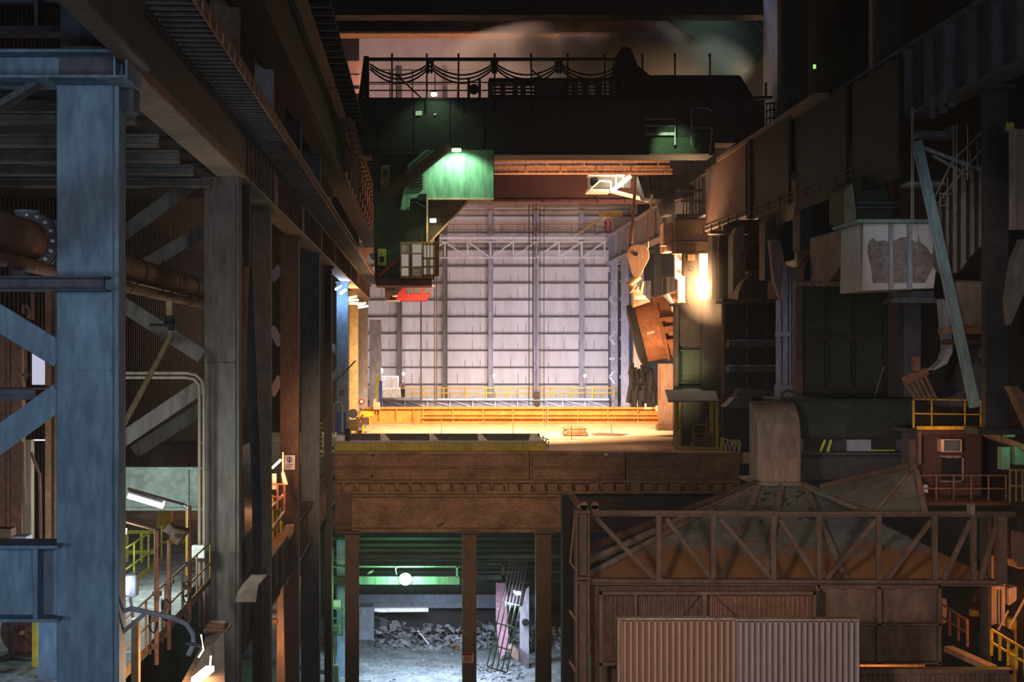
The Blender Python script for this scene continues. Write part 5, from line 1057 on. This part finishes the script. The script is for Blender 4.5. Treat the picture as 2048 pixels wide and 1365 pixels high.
# strut, frames
t = T('diagonal_strut', 'long teal grey strut leaning across the right side machinery', 'strut', P(1950,810,52))
MB().ib(P(1834,285,53), P(1950,815,51), .3, .34, .04, .04, (0,1,0)).build('beam_body', m_teal, t)
MB().bar(P(1836,292,53),P(1975,345,53.5),.12,.14,(0,1,0)).bar(P(1866,312,53.2),P(1950,358,53.8),.08,.12,(0,1,0)).build('side_arm', m_lav, t)
S(MB().pb(1836,262,1905,276,52.6,.6).pb(1900,252,1907,276,52.4,.5), 'bracket_beam', m_slate, 'grey channel bracket at the head of the teal strut', 'beam')
S(MB().pb(1818,363,1892,370,54,1), 'dusty_shelf', m_teal, 'pale dusty shelf crossing behind the teal strut', 'shelf', bev=.03)
SP(P(1780,300,46), P(1880,430,52), 330, (150,205,225), 45, 1, .3)
for (u,v0,v1,lb) in ((1823,215,438,'left of two thin vertical rods left of the teal strut'),(1826.5,215,438,'right of two thin vertical rods left of the teal strut'),(1907,250,385,'thin rod hanging above the stair rail, left'),(1913,250,385,'thin rod hanging above the stair rail, middle'),(1935,250,360,'thin rod hanging above the stair rail, right')):
    S(MB().pt([(u,v0,51.5),(u,v1,51.5)],.025,6), 'hanger_rod', m_duct, lb, 'rod', 'thin hanger rods at the right')
t = T('stair_railing', 'dim diagonal stair railing climbing to the upper right', 'railing', P(1880,440,53))
MB().pt([(1868,398,53),(1905,322,52.5),(1972,256,51.5)],.035,6).build('rail', m_duct, t); MB().pt([(1866,420,53),(1906,366,52.5),(1972,290,51.5)],.035,6).build('rail', m_duct, t)
for k in range(7):
    u = 1880+k*15; v = 372-k*18 if k else 385; MB().pt([(u,v,52.6-.15*k),(u,v+50,52.6-.15*k)],.025,6).build('post', m_duct, t)
MB().pt([(1880,388,52.6),(1902,388,52.6)],.03,6).pt([(1880,411,52.6),(1898,411,52.6)],.03,6).build('rung', m_duct, t)
# ribbed curved duct
t = T('ribbed_duct', 'large pale brown ribbed duct curving up at the right', 'duct', P(1930,560,53.5))
us_ = [(1880,430,530),(1890,405,545),(1904,380,548),(1920,355,545),(1938,345,520),(1955,332,500),(1972,322,486)]
for k in range(6):
    a, b = us_[k], us_[k+1]
    MB().pp([(a[0],a[1]),(b[0],b[1]),(b[0],b[2]),(a[0],a[2])],54.2-.12*k,.8).build('duct_panel', m_duct, t, bev=.04)
    MB().pb(b[0]-2,b[1],b[0]+1,b[2],54.0-.12*k,.4).build('rib', m_dark, t)
S(MB().pp([(1912,560),(1970,563),(1972,655),(1960,656),(1925,650),(1915,590)],54,1.5), 'hopper', m_duct, 'brown rounded hopper below the ribbed duct', 'hopper', bev=.1)
S(MB().pb(1885,655,1972,668,53,.5), 'cross_beam', m_pipe, 'rust brown cross beam under the hopper', 'beam')
S(MB().pb(1890,680,1972,690,53.4,.5).bar(P(1925,690,53),P(1972,735,53),.1,.15,(0,1,0)), 'cross_beam', m_darkred, 'lower dark cross beam with a diagonal under the hopper', 'beam')
t = T('curved_plate', 'pale curved sheet sweeping down beside the teal strut', 'plate', P(1880,740,54))
pts = [(1884,598),(1888,640),(1892,680),(1893,700),(1885,722),(1868,737)]; pt2 = [(1895,604),(1900,650),(1905,680),(1905,705),(1894,728),(1870,741)]
MB().prism([P(u,v,54) for u,v in pts]+[P(u,v,54) for u,v in pt2[::-1]],(0,.6,0)).build('sheet', m_lav, t)
S(MB().pb(1808,596,1843,805,62,.6), 'steel_column', m_slate, 'dim slate column behind the white hood box', 'column', bev=.02)
S(MB().pb(1852,600,1884,700,64,.5), 'dark_backing', m_dark, 'dark backing panel behind the curved sheet', 'panel')
t = T('conveyor_head', 'tilted dark conveyor head with rails at the right', 'conveyor', P(1850,795,55))
for k in range(5): MB().bar(P(1808+k*10,764-k*4,55),P(1832+k*10,800,55),.12,.1,(0,1,0)).build('rail', m_brown, t)
MB().bar(P(1806,763,55),P(1855,742,55),.3,.08,(0,1,0)).bar(P(1815,752,54.8),P(1862,738,54.8),.1,.1,(0,1,0)).build('frame', m_pipe, t); MB().pb(1826,714,1840,742,54.8,.2).build('bracket', m_pipe, t)
S(MB().pp([(1885,800),(1930,780),(1962,700),(1972,690),(1972,815),(1890,815)],57,2), 'tank_hull', m_slate, 'dim grey hull shape behind the lower end of the strut', 'hull', bev=.1)
# outer right sheets
t = T('side_cladding', 'dim ribbed cladding sheets at the right edge', 'cladding', P(2035,460,46))
MB().corr(tuple(P(2018,0,46))[:2]+(0,),tuple(P(2150,0,46))[:2]+(0,),P(0,460,46).z,P(0,258,46).z,.25,.08).build('sheet', m_duct, t)
S(MB().pp([(2048,478),(2030,520),(2018,600),(2022,650),(2060,560),(2100,470)],45,.5), 'curved_duct', m_duct, 'pale duct edge curving out of frame at the right', 'duct')
S(MB().pb(2014,245,2028,262,47,.1), 'yellow_tags', m_yelg, 'two tiny yellow tags beside the right column head', 'tag')
S(MB().pp([(2020,773),(2036,773),(2100,860),(2060,860)],46,.5).bar(P(2035,800,46),P(2080,860,46),.1,.15,(0,1,0)), 'chute_trestle', m_pipe, 'rust chute frame at the right edge below mid height', 'frame')
# duct elbow, horizontal duct
t = T('duct_elbow', 'big brown rectangular duct elbow dropping into the hood', 'duct', P(1555,970,60))
x0, x1 = P(1515,0,59).x, P(1602,0,59).x
prof = [(66,H+P(0,803,60).z-H)]; zt = P(0,803,60.5).z; zb = P(0,971,59).z
pr = [(60.5-1.5*math.sin(a), zt-1.5+1.5*math.cos(a)) for a in [k*math.pi/16 for k in range(9)]]+[(59,zb),(60.5,zb)]
MB().prism([(x0,y,z) for y,z in pr],(x1-x0,0,0)).build('duct_body', m_duct, t, smooth=False, bev=.03)
MB().pb(1526,918,1598,970,58.95,.04).build('wear_patch', M('streaked_patch',(158,136,118),amt=.8,dirt=(100,78,66),scale=3,streak=8), t)
S(MB().pb(1515,966,1604,972,58.7,3.4), 'duct_collar', m_duct, 'thin collar plate at the foot of the duct elbow', 'collar')
S(MB().pb(1560,803,1836,876,60.7,3).pb(1560,798,1836,804,60.6,3.4), 'horizontal_duct', m_dgreen, 'long dark horizontal duct between elbow and yellow railing', 'duct', bev=.05)
S(MB().pt([(1563,800,60),(1565,786,60),(1575,781,60),(1590,786,60)],.06,6), 'lifting_eye', m_dark, 'dark curved lifting eye on the duct elbow', 'eye')
# glimpses beneath the horizontal duct
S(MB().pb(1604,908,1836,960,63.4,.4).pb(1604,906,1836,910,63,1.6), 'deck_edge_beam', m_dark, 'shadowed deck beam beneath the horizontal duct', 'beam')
for (u0,u1,v0,v1,mt,lb) in [(1604,1606,878,906,m_green,'thin green strip right of the duct elbow'),(1694,1742,880,905,m_lav,'pale lit cabinet front in the gap under the duct'),(1650,1690,882,906,m_dark,'dark trestle in the gap under the duct'),(1742,1790,900,906,m_yelg,'yellow green object lying in the gap under the duct'),(1800,1816,880,906,m_slate,'slate block at the far end of the gap under the duct')]:
    S(MB().pb(u0,v0,u1,v1,64,.5), 'equipment_block', mt, lb, 'equipment')
S(MB().bar(P(1640,904,63.5),P(1650,880,63.5),.1,.1,(0,1,0)).bar(P(1655,904,63.5),P(1662,880,63.5),.1,.1,(0,1,0)), 'leaning_trestle', m_yelg, 'leaning pale trestle legs in the gap under the duct', 'trestle')
PL(P(1700,886,61.6), 26, (225,240,240), .2); PL(P(1790,886,61.6), 14, (225,240,240), .2)
# pyramid hood under the elbow
t = T('pyramid_hood', 'dusty pyramid shaped fume hood spreading below the duct elbow', 'hood', P(1560,1165,52))
A, B_ = P(1518,970,59), P(1606,970,59); Cc, D = P(1178,1158,51.5), P(2000,1165,51.5); E_, G = P(1440,1165,51.5), P(1690,1165,51.5)
m_hood = M('dusty_hood',(128,130,124),amt=.6,dirt=(80,78,74),scale=.45)
nt = m_hood.node_tree; bs = nt.nodes['Principled BSDF']; src = bs.inputs['Base Color'].links[0].from_socket   # a rust line across the lower part of the hood plates
gp = nt.nodes.new('ShaderNodeNewGeometry'); sx = nt.nodes.new('ShaderNodeSeparateXYZ'); nt.links.new(gp.outputs['Position'], sx.inputs[0])
nn = nt.nodes.new('ShaderNodeTexNoise'); nn.inputs['Scale'].default_value = .8; nt.links.new(gp.outputs['Position'], nn.inputs['Vector'])
ad = nt.nodes.new('ShaderNodeMath'); ad.operation = 'ADD'; nt.links.new(sx.outputs['Z'], ad.inputs[0]); nt.links.new(nn.outputs[0], ad.inputs[1])
mr_ = nt.nodes.new('ShaderNodeMapRange'); mr_.inputs['From Min'].default_value = H-7.1; mr_.inputs['From Max'].default_value = H-6.8; nt.links.new(ad.outputs[0], mr_.inputs['Value'])
mxc = nt.nodes.new('ShaderNodeMix'); mxc.data_type = 'RGBA'; nt.links.new(mr_.outputs[0], mxc.inputs[0]); mxc.inputs[6].default_value = (*lin((138,96,64)), 1); nt.links.new(src, mxc.inputs[7]); nt.links.new(mxc.outputs[2], bs.inputs['Base Color'])
def slab(mb, pts, t_=.08):
    pts = [V(p) for p in pts]; n = (pts[1]-pts[0]).cross(pts[2]-pts[0]).normalized()
    return mb.prism(pts, n*t_)
slab(MB(), [A,B_,G,E_]).build('front_plate', m_hood, t)
slab(MB(), [A,E_,Cc]).build('left_plate', m_hood, t); slab(MB(), [B_,D,G]).build('right_plate', m_hood, t)
for a, b in ((A,E_),(B_,G),(A+(B_-A)*.5,E_+(G-E_)*.35)): MB().bar(a+V((0,-.1,.05)), b+V((0,-.1,.05)), .22, .16, (0,-1,1)).build('ridge_rib', m_duct, t)
for off in (0, .55, 1.1): MB().bar(A+V((-.1,-.1,.0+off*.1)), Cc+V((-.1,-.1,.1+off*.9)), .2, .16, (0,-1,1)).build('eave_beam', m_duct if off<1 else m_brown, t)
s = MB()
for k in range(26):
    a_, b_ = rr.random(), rr.uniform(.08,.45); p = (A.lerp(B_,a_)).lerp(E_.lerp(G,a_), b_); s.lathe(p+V((0,-.12,.06)),(0,-1,.8),[(0,.05),(.06,.05)],8)
s.build('stud', m_dark, t)
t = T('gable_hood', 'second dusty hood with a peaked gable right of the pyramid hood', 'hood', P(1750,1030,55))
pk = P(1830,932,57); 
slab(MB(), [P(1640,975,57),pk,P(1748,1026,52.5),P(1620,980,57)]).build('left_plate', m_hood, t)
slab(MB(), [pk,P(1852,1030,52.5),P(1748,1026,52.5)]).build('front_plate', m_hood, t)
MB().bar(P(1640,976,56.8),P(1828,930,56.8),.2,.18,(0,-1,1)).build('ridge_beam', m_brown, t); MB().bar(pk,P(1750,1026,52.4),.12,.14,(0,-1,1)).build('rib', m_duct, t); MB().bar(pk,P(1850,1030,52.4),.22,.14,(0,-1,1)).build('rib', m_duct, t)
MB().bar(P(1606,970,58.6),P(1740,1028,52.3),.2,.16,(0,-1,1)).build('valley_beam', m_duct, t)
MB().pb(1822,878,1836,940,56.5,.5).build('support_post', m_brown, t, bev=.03)
# rusty truss
t = T('truss_frame', 'long rusty truss frame in front of the dusty hoods', 'truss', P(1580,1170,50))
MB().ib(P(1150,1027,50),P(2030,1029,50),.3,.17,.04,.03).build('top_chord', m_brown, t)
MB().ib(P(1150,1163,50),P(2004,1166,50),.35,.2,.05,.03).build('bottom_chord', m_brown, t)
for u in (1318,1427,1548,1639,1759,1871,1949,2001): MB().pb(u-5,1030,u+5,1162,49.9,.2).build('truss_post', m_brown, t, bev=.01)
for (a,b,c_,d) in [(1192,1036,1310,1160),(1332,1038,1424,1160),(1440,1038,1544,1160),(1560,1040,1634,1160),(1752,1040,1652,1160),(1862,1042,1774,1160),(1942,1042,1886,1160),(1996,1042,1960,1160)]:
    MB().bar(P(a,b,50.1),P(c_,d,50.1),.16,.14,(0,1,0)).build('truss_diagonal', m_brown, t, bev=.01)
for k,u in enumerate((1168,1190)): MB().lathe(P(u,1012,49.9),(0,1,0),[(0,.14),(.1,.14)],16).pb(u-7,1012,u+7,1026,49.9,.1).build('lifting_lug', m_pipe, t)
t = T('main_post', 'broad rusty post at the left end of the truss frame', 'post', P(1165,1366,50))
MB().pb(1151,1020,1156,1400,49.6,.5).pb(1156,1020,1178,1400,49.9,.1).pb(1175,1020,1180,1400,49.6,.5).pb(1150,1155,1181,1160,49.5,.6).pb(1150,1164,1181,1168,49.5,.6).pb(1150,1022,1181,1028,49.5,.6).build('shaft', m_brown, t, bev=.01)
MB().bar(P(1144,993,51),P(1160,1014,50),.2,.2,(0,1,0)).build('top_brace', m_pipe, t)
MB().bar(P(1151,1020,49.8),P(1140,1125,49.8),.06,.06,(0,1,0)).bar(P(1140,1125,49.8),P(1150,1140,49.8),.06,.1,(0,1,0)).bar(P(1139,1222,49.8),P(1152,1242,49.8),.08,.2,(0,1,0)).bar(P(1139,1323,49.8),P(1152,1345,49.8),.08,.2,(0,1,0)).build('side_strap', m_pipe, t)
# corrugated sheets and frame below
S(MB().corr((P(1182,0,50.6).x,50.6,0),(P(1640,0,50.6).x,50.6,0),P(0,1420,50.6).z,P(0,1172,50.6).z,.16,.07), 'ribbed_wall', m_brown, 'dark rusty ribbed wall directly beneath the truss', 'wall')
t = T('cladding_rack', 'brown panel frame in front of the ribbed wall', 'frame', P(1415,1366,49))
for (a,b,c_,d) in [(1199,1184,1632,1191),(1199,1184,1205,1400),(1268,1190,1275,1245),(1405,1190,1414,1245),(1626,1184,1633,1245),(1199,1326,1240,1333)]: MB().pb(a,b,c_,d,48.8,.2).build('frame_bar', m_rail if 0 else m_brown, t, bev=.01)
MB().corr((P(1214,0,49.2).x,49.2,0),(P(1404,0,49.2).x,49.2,0),P(0,1325,49.2).z,P(0,1192,49.2).z,.16,.11).build('ribbed_panel', m_brown, t)
MB().corr((P(1415,0,49.2).x,49.2,0),(P(1626,0,49.2).x,49.2,0),P(0,1245,49.2).z,P(0,1192,49.2).z,.16,.11).build('ribbed_panel', m_pipe, t)
MB().bar(P(1360,1240,49),P(1400,1192,49),.03,.03,(0,1,0)).bar(P(1430,1195,49),P(1480,1240,49),.03,.03,(0,1,0)).build('tie_rod', m_dark, t)
mcor = M('brown_sheet',(146,116,98),amt=.4,dirt=(104,80,66),scale=.5,streak=3,fine=.08); mcor2 = M('purple_grey_sheet',(140,126,130),amt=.35,dirt=(104,88,88),scale=.5,streak=3,fine=.08)
t = T('ribbed_container', 'large ribbed sheet enclosure, brown half and purple grey half, at the bottom', 'enclosure', P(1478,1400,44))
MB().corr((P(1240,0,44).x,44,0),(P(1469,0,44).x,44,0),P(0,1460,44).z,P(0,1241,44).z,.178,.2).build('brown_sheet', mcor, t)
MB().corr((P(1471,0,44).x,44,0),(P(1716,0,44).x,44,0),P(0,1460,44).z,P(0,1243,44).z,.178,.2).build('purple_sheet', mcor2, t)
MB().pb(1236,1237,1470,1241,43.85,.4).pb(1470,1239,1719,1243,43.85,.4).build('top_channel', m_duct, t, bev=.01); MB().pb(1236,1240,1240,1460,43.85,.3).pb(1715,1242,1719,1460,43.85,.3).pb(1467,1242,1471,1460,43.86,.2).build('edge_channel', m_duct, t)
MB().box(P(1238,0,44).x,P(1717,0,44).x,44.05,44.12,P(0,1460,44).z,P(0,1246,44).z).build('backing', m_dark, t)
t = T('plate_bulkhead', 'flat rusty plate bulkhead right of the ribbed enclosure', 'bulkhead', P(1760,1330,49.5))
MB().pb(1636,1172,1882,1330,49.9,.15).build('plate', m_brown, t)
for (a,b,c_,d) in [(1632,1172,1640,1335),(1754,1175,1763,1330),(1877,1172,1883,1332),(1636,1248,1882,1252),(1636,1172,1882,1178),(1636,1326,1882,1330)]: MB().pb(a,b,c_,d,49.65,.25).build('rib', m_brown, t)
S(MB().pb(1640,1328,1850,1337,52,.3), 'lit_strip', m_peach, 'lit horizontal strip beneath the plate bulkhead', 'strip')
PL(P(1770,1345,50.8), 60, (255,170,90), .2)
t = T('ribbed_skip', 'dark ribbed skip wall along the bottom edge at the right', 'skip', P(1870,1400,47))
MB().corr((P(1722,0,47).x,47,0),(P(2018,0,47).x,47,0),P(0,1460,47).z,P(0,1348,47).z,.16,.06).build('sheet', m_brown, t); MB().pb(1718,1340,2026,1349,46.8,.4).pb(2018,1342,2026,1460,46.8,.4).build('rim', m_brown, t)
# operator booth
t = T('operator_booth', 'dark red operator booth with an air conditioner and a window', 'booth', P(1905,1005,56))
MB().pb(1846,868,1964,1005,56,2.5).build('wall_shell', m_darkred, t, bev=.02); MB().pb(1838,860,1968,870,55.6,3.2).build('roof_edge', m_darkred, t, bev=.02)
MB().pb(1836,862,1843,930,55.5,.3).build('corner_post', m_brown, t)
w2 = MB().pb(1884,915,1925,964,55.9,.05); w2.build('window_pane', m_glass if 0 else m_black, t); f = MB().pb(1882,912,1928,915,55.85,.1).pb(1882,962,1928,965,55.85,.1).pb(1924,912,1928,965,55.85,.1).build('window_frame', m_duct, t)
MB().pb(1892,914,1904,917,55.8,.05).pb(1907,914,1920,917,55.8,.05).build('blind', m_duct, t)
MB().pb(1882,879,1924,905,55.6,.5).build('air_conditioner', m_peach, t, bev=.01); MB().pb(1889,881,1920,903,55.55,.1).build('grille', m_slate, [c_ for c_ in t.children if c_.name.startswith('air_cond')][0])
l = PL(P(1890,892,54.4), 26, (255,190,160), .2); l.parent = t; l.location -= t.location
t = railing('roof_railing', 'yellow railing round the booth roof', [P(1826,858,58),P(1828,856,55),P(1960,858,55),P(1966,856,58)], 1.1, 8, m_yellow, rails=(1.,.5), r=.03, pr=.035)
MB().pb(1834,853,1962,860,54.9,.1).build('toe_board', m_yellow, t)
railing('booth_railing', 'dim brown railing in front of the operator booth', [P(1838,1004,54),P(2012,1004,54)], 1.0, 6, m_pipe, r=.03, pr=.035)
S(MB().pb(1838,1004,2020,1012,53.6,3.5), 'booth_platform', m_darkred, 'dark platform slab under the operator booth', 'platform')
S(MB().lathe(P(1851,970,54.6)+V((0,0,-.3)),(0,0,1),[(0,.1),(.25,.1),(.3,.05)],12), 'water_bottle', m_white, 'pale bottle standing at the left corner of the booth', 'bottle', smooth=True)
S(MB().pb(1940,1010,1950,1030,49.8,.3), 'spacer_block', m_duct, 'pale spacer block on top of the truss frame', 'block')
PL(P(1840,830,50), 60, (255,200,110), .3)
# green lit stuff at the right edge
for (u0,u1,v0,v1,mt,lb) in [(2016,2048,856,862,m_lav,'bright pale green sill at the right edge'),(2014,2030,862,875,m_green,'small green panel under the pale sill'),(2030,2060,895,930,m_green,'green block right of the sloping rust beam'),(1966,1980,892,918,m_lav,'pale cabinet corner right of the booth'),(2004,2020,895,940,m_green,'dim green cabinet right of the booth'),(1960,1966,810,850,m_lav,'pale strip beside the yellow roof railing'),(1948,1956,760,790,m_lav,'small white can on a ledge left of the broad column')]:
    S(MB().pb(u0,v0,u1,v1,50.5 if u0 > 2000 else 58.6,.4), 'equipment_block', mt, lb, 'equipment')
PL(P(2038,885,49.8), 9, (130,255,170), .3)
S(MB().bar(P(1970,868,52),P(2070,905,50),.2,.35,(0,1,0)), 'sloping_beam', m_pipe, 'sloping rust beam at the right edge beside the booth', 'beam')
railing('yard_railing', 'dim green lit railing at the right edge', [P(2020,1004,49.5),P(2070,1004,49.5)], 1.1, 5, m_rail, r=.04, pr=.04)
# bottom right orange lit zone
t = T('lit_post', 'broad orange lit post at the lower right', 'post', P(1998,1366,54))
MB().pb(1981,1112,2010,1290,54,.6).build('shaft', m_peach, t)
for u in (1995,2001): MB().pt([(u,1180,53.9),(u,1280,53.9)],.025,6).build('wire', m_dark, t)
MB().pb(1976,1030,1983,1400,53.5,.8).build('dark_flange', m_dark, t)
S(MB().pb(1998,1035,2015,1170,49.8,.5), 'end_post', m_brown, 'dark rust end post of the truss at the right', 'post', bev=.01)
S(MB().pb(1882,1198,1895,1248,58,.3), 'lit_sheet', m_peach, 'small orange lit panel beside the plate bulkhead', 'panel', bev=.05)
def srail(lb, a, b, n, mt):
    t = T('stair_railing', lb, 'railing', P(a[0],a[1]+40,a[2]), 'orange lit stair railings')
    for o_ in (0,26): MB().pt([(a[0],a[1]+o_,a[2]),(b[0],b[1]+o_,b[2])],.045,6).build('rail', mt, t)
    for k in range(n):
        f = k/(n-1); u, v, y = a[0]+(b[0]-a[0])*f, a[1]+(b[1]-a[1])*f, a[2]+(b[2]-a[2])*f; MB().pt([(u,v,y),(u,v+52,y)],.055,6).build('post', mt, t)
srail('dim stair railing sloping down beside the plate bulkhead', (1882,1208,55), (1935,1242,53), 4, m_pipe)
srail('bright yellow stair railing sloping down at the bottom right corner', (1983,1260,50), (2050,1300,48), 5, m_yellow)
S(MB().bar(P(1896,1298,53),P(1985,1338,51),.4,.2,(0,0,1)), 'stair_stringer', m_duct, 'lit stair stringer above the ribbed skip', 'stair')
S(MB().pp([(1990,1290),(2000,1262),(2015,1256),(2028,1264),(2034,1300),(1990,1300)],53,1), 'dark_hump', m_black, 'black rounded hump behind the yellow stair railing', 'cover', bev=.1)
S(MB().pp([(2018,1178),(2034,1174),(2040,1190),(2030,1204),(2018,1212)],54,.6), 'twisted_sheet', m_peach, 'crumpled orange lit sheet right of the broad orange post', 'sheet')
S(MB().pb(2018,1240,2060,1262,54,1).pb(2032,1262,2060,1380,54,.6), 'yellow_cabinet', m_yellow, 'bright yellow cabinet at the bottom right corner', 'cabinet', bev=.03)
S(MB().pt([(1996,1262,52.5),(2017,1222,52.5)],.04,6).pt([(2018,1258,52),(2060,1180,52)],.05,6), 'stay_rod', m_duct, 'two slanting stay rods at the bottom right', 'rod')
t = T('robot_arm', 'small hanging yellow banded arm between truss and stairs', 'arm', P(1950,1240,56))
MB().pt([(1958,1180,56),(1950,1205,56),(1952,1225,56)],.12,8).build('arm', m_pipe, t, smooth=True); MB().pb(1944,1222,1958,1234,55.8,.3).build('yellow_band', m_yellow, t)
S(MB().pb(1925,1238,1975,1262,56,1), 'dark_cabinet', m_dark, 'dark cabinet below the yellow banded arm', 'cabinet')
PL(P(2030,1230,50), 260, (255,165,70), .3); PL(P(1930,1200,52), 40, (255,150,70), .2)
S(MB().pp([(2024,1060),(2060,1070),(2060,1140),(2034,1138),(2024,1120)],50,1), 'rust_casing', m_brown, 'rust casing at the right edge above the orange post', 'casing', bev=.05)
# girder brackets near top right
for k,(u,v,lb) in enumerate([(1870,235,'lower hanging bracket under the right runway'),(1890,225,'middle hanging bracket under the right runway'),(1985,160,'upper hanging bracket under the right runway')]):
    S(MB().pb(u-4,v-45,u+4,v,50+k*-1,.3).pb(u,v-20,u+20,v-12,50-k,.5), 'hanger_bracket', m_slate, lb, 'bracket', 'hanging brackets')


# fume volume added to make the glow round the furnace mouth
m = bpy.data.materials.new('glow_fume'); m.use_nodes = True; nt = m.node_tree; nt.nodes.clear(); N = nt.nodes; L = nt.links
o = N.new('ShaderNodeOutputMaterial'); vs_ = N.new('ShaderNodeVolumeScatter'); g = N.new('ShaderNodeTexGradient'); g.gradient_type = 'SPHERICAL'; tc = N.new('ShaderNodeTexCoord'); mp = N.new('ShaderNodeMapping')
mp.inputs['Location'].default_value = (-1,-1,-1); mp.inputs['Scale'].default_value = (2,2,2); L.new(tc.outputs['Generated'], mp.inputs[0]); L.new(mp.outputs[0], g.inputs[0])
mu = N.new('ShaderNodeMath'); mu.operation = 'MULTIPLY'; mu.inputs[1].default_value = .32; L.new(g.outputs[0], mu.inputs[0]); L.new(mu.outputs[0], vs_.inputs['Density']); vs_.inputs['Color'].default_value = (.95,.8,.65,1); vs_.inputs['Anisotropy'].default_value = .2; L.new(vs_.outputs[0], o.inputs['Volume'])
o = S(MB().lathe(P(1428,578,93)+V((0,0,-2.6)), (0,0,1), [(0,.1),(.4,1.3),(1.2,2.2),(2.6,2.7),(4,2.2),(4.8,1.3),(5.2,.1)], 16), 'glow_fume', m, 'fume haze added for the orange glow round the flame', 'fume', smooth=True); o['kind'] = 'stuff'
